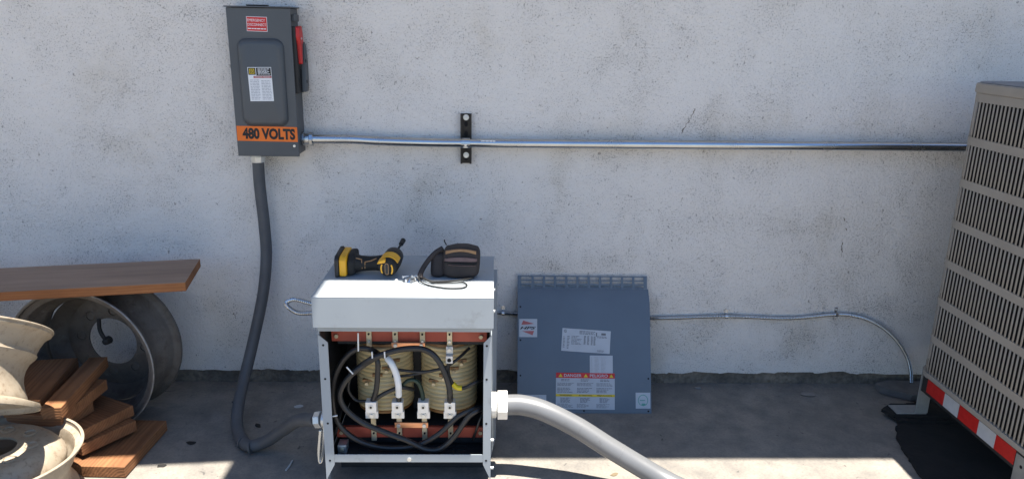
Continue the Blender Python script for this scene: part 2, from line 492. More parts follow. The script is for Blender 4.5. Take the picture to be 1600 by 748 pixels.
# stucco coat: its lower edge is broken and uneven
random.seed(3)
m = MB(); xs = []; x = -7.0
while x < 7: xs.append(x); x += random.choice((0.006, 0.012, 0.02, 0.035, 0.05)) if -1.6 < x < 1.9 else 0.2
xs.append(7.0)
zs = []; zc = 0.056
for x in xs:
    zc += (0.056 - zc) * 0.25 + random.uniform(-0.005, 0.005)
    zs.append(zc)
n = len(xs); vs = []
for x, z in zip(xs, zs): vs += [(x, 0, z), (x, 0, 3.1), (x, 0.011, z), (x, 0.011, 3.1)]
fs = []
for i in range(n - 1):
    a = 4 * i; b = a + 4
    fs += [(a, b, b + 1, a + 1), (a, a + 2, b + 2, b)]
m.add(vs, fs).build('stucco_coat', 'stucco', wall, smooth=0.4)
random.seed(21)
for pts in (((0.735, 1.105), (0.722, 1.075), (0.705, 1.045), (0.690, 1.008)), ((1.335, 0.705), (1.345, 0.690), (1.362, 0.680)), ((1.352, 0.662), (1.360, 0.650)), ((1.350, 0.605), (1.347, 0.580), (1.352, 0.560)), ((-1.00, 0.30), (-0.992, 0.27))):
    m = MB(); up_, lo_ = [], []
    for (a, b), (c, d) in zip(pts, pts[1:]):
        for k in range(6):
            q = k / 6; x, z = a + (c - a) * q + random.uniform(-.003, .003), b + (d - b) * q; w = random.uniform(0.0006, 0.0026)
            up_.append((x + w, -0.0004, z)); lo_.append((x - w, -0.0004, z))
    for k in range(len(up_) - 1): m.add([lo_[k], up_[k], up_[k + 1], lo_[k + 1]], [(0, 1, 2, 3)])
    m.build('crack', 'footing', wall)
# unseen overhang added above to keep the sun off the wall
m = MB()
m.prism([(-7, -1.03, 3.0), (-0.9, -0.885, 3.0), (-0.2, -0.825, 3.0), (7, -0.815, 3.0), (7, 0.26, 3.0), (-7, 0.26, 3.0)], (0, 0, 0.09))
m.build('shade_overhang', 'sunshade', wall)
MB().box((-0.396, -1.75, 2.93), (-0.150, -0.80, 2.997)).build('shade_beam', 'sunshade', wall)  # unseen beam added to shade the slab left of the transformer
# debris on the slab
def chip(name, x, y, s, mat, label, cat, flat=0.25, el=1.0, rz=0.0, group=None):
    m = MB(); n = 9; ring = []
    rr = [s * random.uniform(0.7, 1.15) for _ in range(n)]
    for lv, k in ((0.0, 0.9), (0.5, 1.0), (1.0, 0.6)):
        for i in range(n):
            t = 2 * math.pi * i / n
            m.v.append(Vector((rr[i] * k * math.cos(t) * el, rr[i] * k * math.sin(t), lv * s * flat * 2)))
    for l in range(2):
        for i in range(n): m.f.append((l * n + i, l * n + (i + 1) % n, (l + 1) * n + (i + 1) % n, (l + 1) * n + i))
    m.f.append(tuple(range(n - 1, -1, -1))); m.f.append(tuple(range(2 * n, 3 * n)))
    o = m.build(name, mat, None, smooth=1.2)
    o.location = (x, y, 0.0005); o.rotation_euler = (0, 0, rz)
    return tag(o, label, cat, group)
random.seed(11)
chip('pebble', 1.2554, -0.085, 0.022, 'stone', 'flat grey pebble lying on the slab near the wall foot', 'pebble', 0.2, 1.5)
chip('pebble', 0.83, -0.035, 0.010, 'stone', 'smaller of two pebbles against the wall foot', 'pebble', 0.4, 1.5)
chip('leaf', 0.3999, -0.628, 0.010, 'leaf', 'dry brown leaf in the sun beside the grey conduit', 'leaf', 0.12, 1.6, 0.5)
chip('paint_chip', -0.72, -0.19, 0.013, 'chip', 'pale paint chip on the shaded slab between conduit and transformer', 'paint chip', 0.06, 1.5, 0.2)
chip('paint_chip', -0.52, -0.14, 0.014, 'chip', 'pale paint chip just left of the open transformer', 'paint chip', 0.06, 1.7, 0.1)
for i, (x, y, s, lab) in enumerate(((-1.02, -0.445, 0.011, 'dark bark chip near the bottom plank'), (-0.965, -0.15, 0.012, 'dark bark chip by the wall left of the black conduit'),
        (-0.83, -0.33, 0.011, 'dark bark chip just right of the black conduit'), (-1.06, -0.58, 0.010, 'dark bark chip nearest the sunlit strip'))):
    chip('bark_chip', x, y, s, 'darkchip', lab, 'bark chip', 0.15, 1.7, i * 1.1, 'bark chips on the slab')
m = MB(); random.seed(31)
for k in range(520):
    near = random.random() < 0.6
    x = random.uniform(-1.2, 1.75); y = -abs(random.gauss(0, 0.035)) - 0.004 if near else random.uniform(-0.9, -0.03)
    q = random.uniform(0.0012, 0.0045 if near else 0.003); a = random.uniform(0, 6.28)
    p = [(x + q * math.cos(a + t), y + q * 0.7 * math.sin(a + t), 0.0006) for t in (0, 1.3, 2.9, 4.4)]
    m.add(p + [(x, y, 0.0006 + q * 0.8)], [(0, 1, 4), (1, 2, 4), (2, 3, 4), (3, 0, 4)])
gr = m.build('grit', 'stone', None, smooth=None); gr['kind'] = 'stuff'; gr['label'] = 'fine grey grit scattered on the slab and along the wall foot'; gr['category'] = 'grit'
m = MB().tube(smoothpath([(-0.655, -0.61, 0.004), (-0.650, -0.585, 0.005), (-0.6485, -0.555, 0.004)], 5), 0.0028, 6)
top(m.build('wire_offcut', 'chip'), 'short pale wire offcut on the slab left of the transformer', 'wire')

# ------------------------------------------------------------ safety switch on the wall
D = thing('disconnect_switch', 'tall dark grey safety switch box with orange 480 volts label', 'switch box', (-0.785, -0.02, 0.93))
MB().box((-0.888, -0.098, 0.935), (-0.6835, 0.0, 1.428)).build('enclosure', 'grey_enamel', D, 0.003)
fy = -0.107
door = MB().box((-0.893, fy, 0.930), (-0.680, -0.0985, 1.4275)).build('door', 'grey_enamel', D, 0.002)
MB().box((-0.897, -0.115, 1.4285), (-0.676, 0.0, 1.4325)).build('rain_lip', 'grey_enamel', D, 0.001)
MB().box((-0.83, -0.09, 1.4335), (-0.76, -0.07, 1.4375)).build('hinge_tab', 'black_plastic', D, 0.001)
# embossed panel of the door
def rrect(w, h, r, n=6):
    out = []
    for cx, cz, a0 in ((w - r, h - r, 0), (-w + r, h - r, 90), (-w + r, -h + r, 180), (w - r, -h + r, 270)):
        for i in range(n + 1):
            t = R(a0 + 90 * i / n); out.append((cx + r * math.cos(t), cz + r * math.sin(t)))
    return out
ex, ez = -0.7865, 1.182
m = MB(); lev = ((0.078, 0.147, 0.030, 0.0), (0.0775, 0.1465, 0.0295, 0.003), (0.0745, 0.1435, 0.028, 0.0075), (0.069, 0.138, 0.025, 0.0125), (0.064, 0.133, 0.023, 0.0155), (0.060, 0.129, 0.021, 0.0165))
rings = [[(ex + a, fy - d, ez + b) for a, b in rrect(w, h, r)] for w, h, r, d in lev]
for rg in rings: m.v += [Vector(p) for p in rg]
k = len(rings[0])
for l in range(len(rings) - 1):
    for i in range(k): m.f.append((l * k + i, l * k + (i + 1) % k, (l + 1) * k + (i + 1) % k, (l + 1) * k + i))
m.f.append(tuple(range((len(rings) - 1) * k, len(rings) * k)))
m.build('embossed_panel', 'grey_enamel', door, smooth=1.0)
DF = Frame((0, fy, 0), (1, 0, 0), (0, 0, 1))
# red label
lf = DF.turn(R(-1.0), -0.8275, 1.352)
lab = lf.rect(MB(), 0, 0, 0.0685, 0.0475, 0.0006).build('emergency_label', 'paper', D)
lf.rect(MB(), 0.0015, 0.0015, 0.067, 0.046, 0.0011).build('red_field', 'redlabel', lab)
for body, b0, hh, ww in (('EMERGENCY', 0.0315, 0.0085, 0.058), ('DISCONNECT', 0.0175, 0.0085, 0.061)):
    text(lf, body, 0.0038, b0, ww, hh, 0.0018, 0.0).build('lettering', 'paper', lab)
m = MB(); lines(lf, m, 0.004, 0.064, 0.006, 0.0115, 1, 0.0018, 0.6, 0.0); m.build('print', 'paper', lab)
# warning label on the embossed panel
wf = Frame((ex, fy - 0.0168, ez), (1, 0, 0), (0, 0, 1)).turn(R(1.0), -0.0425, -0.060)
lab = wf.rect(MB(), 0, 0, 0.0795, 0.113, 0.0006).build('warning_label', 'paper', D)
wf.rect(MB(), 0.002, 0.088, 0.0262, 0.111, 0.0011).build('logo_field', 'blackink', lab)
wf.rect(MB(), 0.0285, 0.085, 0.0778, 0.111, 0.0011).build('black_field', 'blackink', lab)
wf.rect(MB(), 0.018, 0.077, 0.0785, 0.0838, 0.0011).build('red_strip', 'fadedred', lab)
m = MB()
for a0, b0, a1, b1 in ((0.0055, 0.0915, 0.0225, 0.0935), (0.0055, 0.1055, 0.0225, 0.1075), (0.0055, 0.0935, 0.0075, 0.1055), (0.0205, 0.0935, 0.0225, 0.1055)): wf.rect(m, a0, b0, a1, b1, 0.0016)
m.build('logo_square', 'yellowlabel', lab)
text(wf, 'D', 0.0105, 0.0953, 0.0075, 0.0085, 0.0018, 0.03).build('logo_letter', 'yellowlabel', lab)
m = MB(); lines(wf, m, 0.034, 0.075, 0.088, 0.109, 5, 0.0016, 0.5, 0.2); m.build('print', 'paper', lab)
text(wf, 'DANGER / PELIGRO', 0.024, 0.0788, 0.050, 0.0036, 0.0018).build('lettering', 'paper', lab)
m = MB(); lines(wf, m, 0.005, 0.0375, 0.004, 0.073, 13, 0.0011, 0.45, 0.1); lines(wf, m, 0.0425, 0.0755, 0.004, 0.071, 13, 0.0011, 0.45, 0.1); m.build('print', 'lightink', lab)
# orange voltage label
vf = DF.turn(R(-0.6), -0.8905, 0.984)
lab = vf.rect(MB(), 0, 0, 0.2085, 0.0515, 0.0006).build('voltage_label', 'orange', D)
text(vf, '480 VOLTS', 0.019, 0.0065, 0.182, 0.0395, 0.0014, 0.05).build('lettering', 'blackink', lab)
MB().cyl((-0.6945, fy - 0.004, 0.968), (-0.6945, fy + 0.001, 0.968), 0.0045, 12).build('screw', 'zinc', D)
# operating handle on the right flank
m = MB().prism([(-0.6834, -0.085, 1.385), (-0.6834, -0.03, 1.385), (-0.6834, -0.03, 1.408), (-0.6834, -0.085, 1.408)], (0.012, 0, 0))
m.build('handle_stop', 'grey_enamel', D, 0.002)
m = MB().prism([(-0.6834, -0.096, 1.147), (-0.6834, -0.02, 1.147), (-0.6834, -0.02, 1.20), (-0.6834, -0.075, 1.25), (-0.6834, -0.09, 1.37), (-0.6834, -0.096, 1.37)], (0.014, 0, 0))
m.build('handle_base', 'black_plastic', D, 0.002)
m = MB().prism([(-0.675, -0.093, 1.368), (-0.675, -0.055, 1.372), (-0.675, -0.046, 1.345), (-0.675, -0.046, 1.315), (-0.675, -0.058, 1.308), (-0.675, -0.066, 1.245), (-0.675, -0.076, 1.245), (-0.675, -0.084, 1.31), (-0.675, -0.094, 1.335)], (0.018, 0, 0))
hd = m.build('handle', 'red_paint', D, 0.004)
MB().cyl((-0.657, -0.074, 1.330), (-0.6545, -0.074, 1.330), 0.0035, 10).build('rivet', 'zinc', hd)
m = MB().prism([(-0.6692, -0.060, 1.150), (-0.6692, -0.025, 1.150), (-0.6692, -0.015, 1.17), (-0.6692, -0.012, 1.25), (-0.6692, -0.025, 1.31), (-0.6692, -0.045, 1.32)], (0.016, 0, 0))
pl = m.build('lockout_plate', 'grey_enamel', D, 0.003)
for z in (1.255, 1.185): MB().cyl((-0.6535, -0.045, z), (-0.6525, -0.045, z), 0.006, 12).build('lock_hole', 'hole', pl)

# ------------------------------------------------------------ conduit on the wall
T = thing('metal_conduit', 'shiny galvanised conduit running along the wall behind the condenser', 'conduit', (-0.66, -0.04, 0.96))
MB().tube(smoothpath([(-0.655, -0.045, 0.984), (-0.58, -0.044, 0.984), (-0.50, -0.042, 0.9835), (-0.38, -0.0385, 0.978), (-0.1, -0.0385, 0.9755), (0.76, -0.0385, 0.979), (1.7, -0.0385, 0.983), (2.6, -0.0385, 0.985)], 10), 0.0162, 20).build('tube', 'galv', T)
m = MB().cyl((-0.6834, -0.045, 0.984), (-0.674, -0.045, 0.984), 0.026, 8).cyl((-0.674, -0.045, 0.984), (-0.655, -0.045, 0.984), 0.020, 20)
m.cyl((-0.655, -0.045, 0.984), (-0.643, -0.045, 0.984), 0.024, 8)
m.build('connector', 'galv', T, 0.001)
MB().cyl((-0.372, -0.0385, 0.978), (-0.376, -0.0385, 0.978), 0.0172, 20).build('joint_ring', 'galv', T)
m = MB(); lines(Frame((-0.043, -0.0553, 0.9785), (1, 0, 0), (0, 0.25, 1)), m, 0, 0.052, 0.004, 0.010, 1, 0.0008, 0.8, 0.0); m.build('stamped_print', 'paper', T)
S = thing('strut_channel', 'short dark slotted strut bolted upright to the wall carrying the conduit', 'bracket', (-0.098, 0, 0.896))
m = MB().box((-0.1185, -0.004, 0.896), (-0.0785, -0.0005, 1.077))
for x in (-0.1185, -0.0815): m.box((x, -0.0205, 0.896), (x + 0.003, -0.0041, 1.077))
for x in (-0.1155, -0.0855): m.box((x + 0.0003, -0.0205, 0.896), (x + 0.0037, -0.0185, 1.077))
m.build('channel', 'strut', S)
for z in (1.040, 1.004, 0.955, 0.915):
    MB().add([(-0.0985 + 0.0065 * math.cos(q * math.pi / 6), -0.0045, z + 0.011 * math.sin(q * math.pi / 6)) for q in range(12)], [tuple(range(12))]).build('slot', 'hole', S)
for z in (1.063, 0.926):
    b = MB().cyl((-0.0985, -0.0045, z), (-0.0985, -0.0065, z), 0.0105, 20).build('washer', 'zinc', S)
    MB().cyl((-0.0985, -0.0066, z), (-0.0985, -0.015, z), 0.006, 6).build('bolt', 'zinc', b, 0.0006)
m = MB()
pr = []
for i in range(13):
    t = R(-105 + 210 * i / 12); pr.append((0.0182 * math.cos(t), 0.0182 * math.sin(t)))
for i in range(12):
    (a, b), (c, d) = pr[i], pr[i + 1]
    m.prism([(-0.1145, -0.0385 - a, 0.9755 + b), (-0.1145, -0.0385 - c, 0.9755 + d), (-0.1145, -0.0385 - c * 1.09, 0.9755 + d * 1.09), (-0.1145, -0.0385 - a * 1.09, 0.9755 + b * 1.09)], (0.032, 0, 0))
cl = m.build('clamp', 'galv', S)
MB().box((-0.106, -0.066, 0.962), (-0.091, -0.0585, 0.966)).cyl((-0.0985, -0.0585, 0.9715), (-0.0985, -0.066, 0.9715), 0.005, 10).build('clamp_screw', 'galv', cl)

# ------------------------------------------------------------ black flexible conduit
T = thing('flexible_conduit', 'dark grey flexible conduit hanging from the switch box and bending up to the transformer', 'conduit', (-0.83, -0.4, 0))
path = [(-0.842, -0.055, 0.905), (-0.843, -0.055, 0.815), (-0.838, -0.055, 0.672), (-0.838, -0.060, 0.549), (-0.853, -0.085, 0.41), (-0.886, -0.135, 0.245), (-0.904, -0.205, 0.135),
        (-0.898, -0.310, 0.075), (-0.876, -0.400, 0.035), (-0.815, -0.490, 0.0225), (-0.752, -0.500, 0.040), (-0.677, -0.535, 0.105), (-0.605, -0.60, 0.178), (-0.535, -0.658, 0.213)]
MB().tube(smoothpath(path, 12), 0.0205, 20).build('tube', 'darkconduit', T)
m = MB().cyl((-0.842, -0.055, 0.9345), (-0.842, -0.055, 0.922), 0.0255, 8).cyl((-0.842, -0.055, 0.922), (-0.842, -0.055, 0.9), 0.0275, 8, 0.0245)
m.build('connector', 'zinc', T, 0.0012)
m = MB().cyl((-0.535, -0.658, 0.213), (-0.5165, -0.662, 0.2165), 0.0265, 8).cyl((-0.5165, -0.662, 0.2165), (-0.5035, -0.662, 0.2165), 0.0225, 16)
m.build('connector', 'zinc', T, 0.0012)
m = MB()
for k, (p, q) in enumerate((((-0.800, -0.509, 0.0225), (-0.795, -0.509, 0.0235)), ((-0.838, -0.475, 0.0225), (-0.833, -0.478, 0.0225)))): m.cyl(p, q, 0.0211, 20)
m.build('scuff_ring', 'darkconduit', T)

# ------------------------------------------------------------ steel armoured cable along the wall
T = thing('armoured_cable', 'thin armoured metal cable looping behind the transformer and along the wall foot', 'cable', (0.5, -0.012, 0))
armoured([(-0.49, -0.42, 0.483), (-0.545, -0.45, 0.485), (-0.6173, -0.455, 0.4814), (-0.6532, -0.453, 0.4989), (-0.6602, -0.45, 0.5165), (-0.635, -0.447, 0.5255), (-0.5949, -0.44, 0.5125), (-0.55, -0.42, 0.492),
          (-0.49, -0.34, 0.47), (-0.38, -0.15, 0.40), (-0.2, -0.03, 0.33), (0.0446, -0.011, 0.3091), (0.35, -0.011, 0.296), (0.6328, -0.011, 0.2914), (0.9231, -0.011, 0.3014), (1.1655, -0.011, 0.2949), (1.3598, -0.011, 0.3124),
          (1.44, -0.014, 0.306), (1.50, -0.018, 0.287), (1.56, -0.02, 0.253), (1.615, -0.025, 0.203), (1.66, -0.03, 0.14), (1.683, -0.035, 0.078), (1.69, -0.04, 0.032)], 0.0078).build('armour', 'galv', T)
for x, z in ((0.0446, 0.3091), (0.9231, 0.3014), (1.3598, 0.3124)):
    c = MB().cyl((x - 0.005, -0.011, z), (x + 0.005, -0.011, z), 0.0095, 14).box((x - 0.005, -0.004, z + 0.006), (x + 0.005, -0.0005, z + 0.026)).build('clip', 'galv', T)
    MB().cyl((x, -0.0042, z + 0.018), (x, -0.008, z + 0.018), 0.004, 8).build('nail', 'zinc', c)

# ------------------------------------------------------------ transformer
TF = thing('transformer', 'open light grey dry transformer cabinet with cream coils and black cables inside', 'transformer', (-0.25, -0.55, 0))
XL, XR, FY, BY, ZT = -0.503, 0.0, -0.70, -0.345, 0.645
# hood
m = MB().box((XL - 0.003, -0.742, ZT - 0.003), (XR + 0.006, BY, ZT)).box((XL - 0.003, -0.742, 0.552), (XR + 0.006, -0.739, ZT - 0.0032))
m.box((XL - 0.003, -0.7388, 0.60), (XL, BY, ZT - 0.0032)).box((XR + 0.003, -0.7388, 0.60), (XR + 0.006, BY, ZT - 0.0032))
m.prism([(XL - 0.003, -0.7388, 0.5535), (XL - 0.003, -0.70, 0.5535), (XL - 0.003, -0.66, 0.5998), (XL - 0.003, -0.7388, 0.5998)], (0.003, 0, 0))
m.prism([(XR + 0.003, -0.7388, 0.5535), (XR + 0.003, -0.70, 0.5535), (XR + 0.003, -0.66, 0.5998), (XR + 0.003, -0.7388, 0.5998)], (0.003, 0, 0))
m.build('hood', 'tf_enamel', TF, 0.0012)
MB().box((XL + 0.002, -0.712, 0.5285), (XR - 0.002, -0.7055, 0.566)).build('header_rail', 'tf_enamel', TF, 0.001)
# sides, back, bottom of the cabinet
MB().box((XL + 0.0005, FY + 0.003, 0.10), (XL + 0.003, BY + 0.004, 0.64)).build('side_panel', 'tf_enamel', TF)
MB().box((XR - 0.003, FY + 0.003, 0.10), (XR - 0.0005, BY + 0.004, 0.64)).build('side_panel', 'tf_enamel', TF)
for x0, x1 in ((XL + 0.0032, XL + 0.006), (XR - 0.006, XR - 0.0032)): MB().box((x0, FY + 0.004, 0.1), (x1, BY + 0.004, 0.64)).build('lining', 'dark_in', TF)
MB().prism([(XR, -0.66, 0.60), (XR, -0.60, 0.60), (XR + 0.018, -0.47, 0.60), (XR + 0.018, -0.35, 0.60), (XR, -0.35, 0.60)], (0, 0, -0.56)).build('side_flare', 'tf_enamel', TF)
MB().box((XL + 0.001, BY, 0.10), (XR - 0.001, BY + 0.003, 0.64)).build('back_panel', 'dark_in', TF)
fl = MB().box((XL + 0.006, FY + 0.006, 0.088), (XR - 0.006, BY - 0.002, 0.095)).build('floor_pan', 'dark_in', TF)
m = MB()
for i in range(9):
    for k in range(3): m.box((XL + 0.09 + i * 0.038, -0.655 + k * 0.020, 0.0952), (XL + 0.12 + i * 0.038, -0.648 + k * 0.020, 0.0985))
m.build('louver', 'rail', fl)
MB().box((XL + 0.02, -0.585, 0.0), (XR - 0.02, BY + 0.03, 0.086)).build('dark_underfill', 'dark_in', TF)  # added black block for the shaded opening below the bottom rail
# front flanges with chamfered ends, rail
for s, x0, x1 in ((1, XL - 0.001, XL + 0.0265), (-1, XR + 0.001, XR - 0.0225)):
    pts = [(x0, FY, 0.514), (x1, FY, 0.488), (x1, FY, 0.084), (x0, FY, 0.03)]
    f = MB().prism(pts, (0, 0.003, 0)).build('front_flange', 'tf_enamel', TF)
    MB().box((min(x0, x0 + s * 0.003), FY + 0.0032, 0.0), (max(x0, x0 + s * 0.003), FY + 0.045, 0.51)).build('corner_leg', 'tf_enamel', TF)
    for z in (0.480, 0.372, 0.225, 0.098): MB().cyl((x0 + s * 0.014, FY - 0.0006, z), (x0 + s * 0.014, FY + 0.0005, z), 0.0035, 10).build('screw_hole', 'hole', f)
b = MB().box((XL + 0.0268, FY + 0.0005, 0.092), (XR - 0.0228, FY + 0.003, 0.118)).build('bottom_rail', 'tf_enamel', TF)
MB().cyl((-0.248, FY + 0.0005, 0.103), (-0.248, FY - 0.004, 0.103), 0.0065, 10).build('screw', 'zinc', b)
for y, z in ((-0.60, 0.618), (-0.69, 0.585), (-0.685, 0.16), (-0.68, 0.06)): MB().cyl((XR + 0.0005, y, z), (XR + 0.010, y, z), 0.0045, 8).build('side_screw', 'zinc', TF)
# insulating boards
for z0, z1, y in ((0.4575, 0.545, -0.62), (0.130, 0.1655, -0.62)):
    bd = MB().box((-0.4835, y, z0), (-0.0135, y + 0.012, z1)).build('insulating_board', 'red_board', TF, 0.001)
    for x in (-0.468, -0.032): MB().cyl((x, y, (z0 + min(z1, 0.492)) / 2), (x, y - 0.006, (z0 + min(z1, 0.492)) / 2), 0.0065, 6).build('bolt', 'brass', bd)
# core and coils
MB().box((-0.47, -0.60, 0.44), (-0.02, -0.44, 0.500)).box((-0.47, -0.60, 0.10), (-0.02, -0.44, 0.165)).box((-0.255, -0.50, 0.166), (-0.22, -0.40, 0.439)).build('core', 'dark_in', TF)
for cx in (-0.340, -0.134):
    prof = []; turns = 15; z0, z1 = 0.212, 0.428
    for i in range(turns):
        za = z0 + (z1 - z0) * i / turns; h = (z1 - z0) / turns
        prof += [(0.925, za), (0.985, za + h * 0.2), (1.0, za + h * 0.5), (0.985, za + h * 0.8), (0.925, za + h * 0.99)]
    prof += [(0.62, z1), (0.62, z0)]
    m = MB(); k = len(prof); n = 40
    for i in range(n):
        t = 2 * math.pi * i / n; ct, st = math.cos(t), math.sin(t)
        q = (abs(ct) ** 2.1 + abs(st) ** 2.1) ** (-1 / 2.1)
        for r, z in prof: m.v.append(Vector((cx + 0.090 * r * q * ct, -0.520 + 0.086 * r * q * st, z)))
    for i in range(n):
        j = (i + 1) % n
        for q in range(k): m.f.append((i * k + q, j * k + q, j * k + (q + 1) % k, i * k + (q + 1) % k))
    co = m.build('coil', 'coilcream', TF, smooth=1.4)
    def ring(z0, z1, ra, mat, name):
        m = MB(); n = 40
        for i in range(n):
            t = 2 * math.pi * i / n; ct, st = math.cos(t), math.sin(t)
            q = (abs(ct) ** 2.1 + abs(st) ** 2.1) ** (-1 / 2.1)
            for r, z in ((ra, z0), (ra, z1), (ra - 0.08, z1), (ra - 0.08, z0)): m.v.append(Vector((cx + 0.090 * r * q * ct, -0.520 + 0.086 * r * q * st, z)))
        for i in range(n):
            j = (i + 1) % n
            for q in range(4): m.f.append((i * 4 + q, j * 4 + q, j * 4 + (q + 1) % 4, i * 4 + (q + 1) % 4))
        return m.build(name, mat, co, smooth=0.9)
    ring(0.4285, 0.437, 0.93, 'coilbrown', 'varnish_band'); ring(0.4375, 0.470, 0.80, 'coilcream', 'inner_winding'); ring(0.2035, 0.2115, 0.96, 'coilbrown', 'varnish_band')
    for dx, z in ((-0.045, 0.315), (-0.012, 0.338), (0.018, 0.362), (0.042, 0.384)):
        y = -0.520 - 0.086 * math.sqrt(max(0, 1 - (dx / 0.09) ** 2)) - 0.001
        tp = MB().box((cx + dx - 0.015, y - 0.005, z - 0.003), (cx + dx + 0.016, y + 0.006, z + 0.005)).build('tap', 'coilbrown', co, 0.001)
        MB().cyl((cx + dx, y - 0.004, z - 0.004), (cx + dx, y - 0.016, z - 0.006), 0.006, 6).build('tap_bolt', 'brass', tp)
    MB().box((cx - 0.005, -0.585, 0.40), (cx + 0.005, -0.575, 0.462)).build('lead_tape', 'coilbrown', co, 0.001)
# terminal straps, lugs, links
for i, x in enumerate((-0.3695, -0.2905, -0.2085, -0.1265)):
    zl = 0.425 if i in (0, 3) else 0.442
    st = MB().box((x - 0.008, -0.6275, zl), (x + 0.008, -0.6205, 0.54)).build('terminal_strap', 'brass', TF, 0.001)
    for z in (0.485, 0.461): MB().cyl((x, -0.6276, z), (x, -0.6315, z), 0.0032 if z > 0.47 else 0.0042, 8).build('strap_bolt', 'hole' if z > 0.47 else 'zinc', st)
    MB().box((x + 0.010, -0.6215, 0.490), (x + 0.024, -0.6203, 0.498)).build('terminal_mark', 'orange', TF)
    xl = (-0.366, -0.286, -0.207, -0.1255)[i]
    st = MB().box((xl - 0.008, -0.6275, 0.122), (xl + 0.008, -0.6205, 0.225)).build('terminal_strap', 'brass', TF, 0.001)
    MB().cyl((xl, -0.6276, 0.150), (xl, -0.6315, 0.150), 0.0032, 8).build('strap_bolt', 'hole', st)
    lg = MB().box((xl - 0.0165, -0.662, 0.238), (xl + 0.0165, -0.632, 0.2745)).box((xl - 0.0165, -0.640, 0.2105), (xl + 0.0165, -0.632, 0.2378)).box((xl - 0.0195, -0.652, 0.214), (xl + 0.0195, -0.6405, 0.2375)).build('cable_lug', 'lugal', TF, 0.0012)
    MB().cyl((xl, -0.6615, 0.258), (xl, -0.6635, 0.258), 0.0075, 14).build('set_screw', 'zinc', lg)
    MB().cyl((xl, -0.6636, 0.258), (xl, -0.664, 0.258), 0.004, 6).build('screw_socket', 'hole', lg)
    MB().cyl((xl, -0.652, 0.226), (xl, -0.656, 0.226), 0.0095, 16).cyl((xl, -0.656, 0.226), (xl, -0.660, 0.226), 0.0065, 6).build('bolt', 'zinc', lg)
    if i == 3:
        ul = MB().box((x - 0.0105, -0.652, 0.400), (x + 0.0105, -0.6278, 0.424)).box((x - 0.0105, -0.636, 0.4245), (x + 0.0105, -0.6278, 0.447)).build('cable_lug', 'lugal', TF, 0.001)
        MB().cyl((x, -0.652, 0.411), (x, -0.6535, 0.411), 0.0062, 12).build('set_screw', 'hole', ul)
        MB().cyl((x, -0.636, 0.436), (x, -0.641, 0.436), 0.0075, 12).build('bolt', 'zinc', ul)
for a, b, z0, z1 in ((-0.3015, -0.200, 0.4425, 0.459), (-0.299, -0.195, 0.1715, 0.189)):
    lk = MB().box((a, -0.6345, z0), (b, -0.6285, z1)).build('copper_link', 'copper', TF, 0.001)
    for x in (a + 0.012, b - 0.012): MB().cyl((x, -0.6346, (z0 + z1) / 2), (x, -0.639, (z0 + z1) / 2), 0.0065, 6).build('bolt', 'zinc', lk)
# cables: centre lines in metres
def cable(name, r, mat, pts): return MB().tube(smoothpath(pts, 10), r, 10).build(name, mat, TF)
cable('cable', 0.0083, 'cable', [(-0.335, -0.62, 0.411), (-0.366, -0.655, 0.448), (-0.407, -0.655, 0.445), (-0.447, -0.655, 0.406), (-0.476, -0.655, 0.34), (-0.482, -0.655, 0.261), (-0.467, -0.655, 0.195), (-0.417, -0.655, 0.144), (-0.352, -0.655, 0.118), (-0.28, -0.655, 0.114), (-0.221, -0.655, 0.126), (-0.161, -0.655, 0.163), (-0.101, -0.655, 0.222), (-0.055, -0.655, 0.248), (-0.022, -0.63, 0.245)])
cable('cable', 0.0087, 'cable', [(-0.288, -0.63, 0.434), (-0.333, -0.668, 0.432), (-0.385, -0.668, 0.399), (-0.431, -0.668, 0.357), (-0.456, -0.668, 0.307), (-0.445, -0.668, 0.261), (-0.396, -0.668, 0.212), (-0.322, -0.668, 0.175), (-0.258, -0.668, 0.148), (-0.2, -0.668, 0.117), (-0.154, -0.668, 0.12), (-0.111, -0.668, 0.163), (-0.071, -0.668, 0.226), (-0.042, -0.668, 0.251), (-0.02, -0.64, 0.245)])
cable('cable', 0.0091, 'cable', [(-0.427, -0.64, 0.36), (-0.364, -0.675, 0.42), (-0.32, -0.675, 0.441), (-0.263, -0.675, 0.457), (-0.206, -0.675, 0.458), (-0.169, -0.675, 0.436), (-0.144, -0.675, 0.393), (-0.128, -0.675, 0.344), (-0.124, -0.675, 0.309), (-0.126, -0.645, 0.262)])
cable('cable', 0.0083, 'cable', [(-0.349, -0.65, 0.429), (-0.34, -0.662, 0.407), (-0.342, -0.662, 0.365), (-0.348, -0.662, 0.315), (-0.365, -0.645, 0.262)])
cable('cable', 0.0065, 'cable', [(-0.368, -0.645, 0.262), (-0.344, -0.65, 0.286), (-0.311, -0.65, 0.306), (-0.275, -0.65, 0.319), (-0.24, -0.62, 0.297)])
cable('cable', 0.0065, 'greencable', [(-0.209, -0.645, 0.262), (-0.211, -0.64, 0.297), (-0.225, -0.64, 0.333), (-0.25, -0.64, 0.338), (-0.272, -0.64, 0.318), (-0.293, -0.62, 0.279)])
cable('cable', 0.0045, 'cable', [(-0.314, -0.637, 0.384), (-0.282, -0.637, 0.372), (-0.211, -0.637, 0.365), (-0.147, -0.637, 0.378), (-0.108, -0.637, 0.403), (-0.067, -0.6, 0.428)])
cable('cable', 0.0042, 'cable', [(-0.303, -0.632, 0.348), (-0.264, -0.632, 0.349), (-0.212, -0.632, 0.359), (-0.147, -0.632, 0.373)])
cable('cable', 0.0057, 'cable', [(-0.128, -0.64, 0.408), (-0.131, -0.645, 0.371), (-0.122, -0.645, 0.339), (-0.108, -0.645, 0.318), (-0.082, -0.645, 0.316), (-0.043, -0.645, 0.336), (-0.023, -0.6, 0.324)])
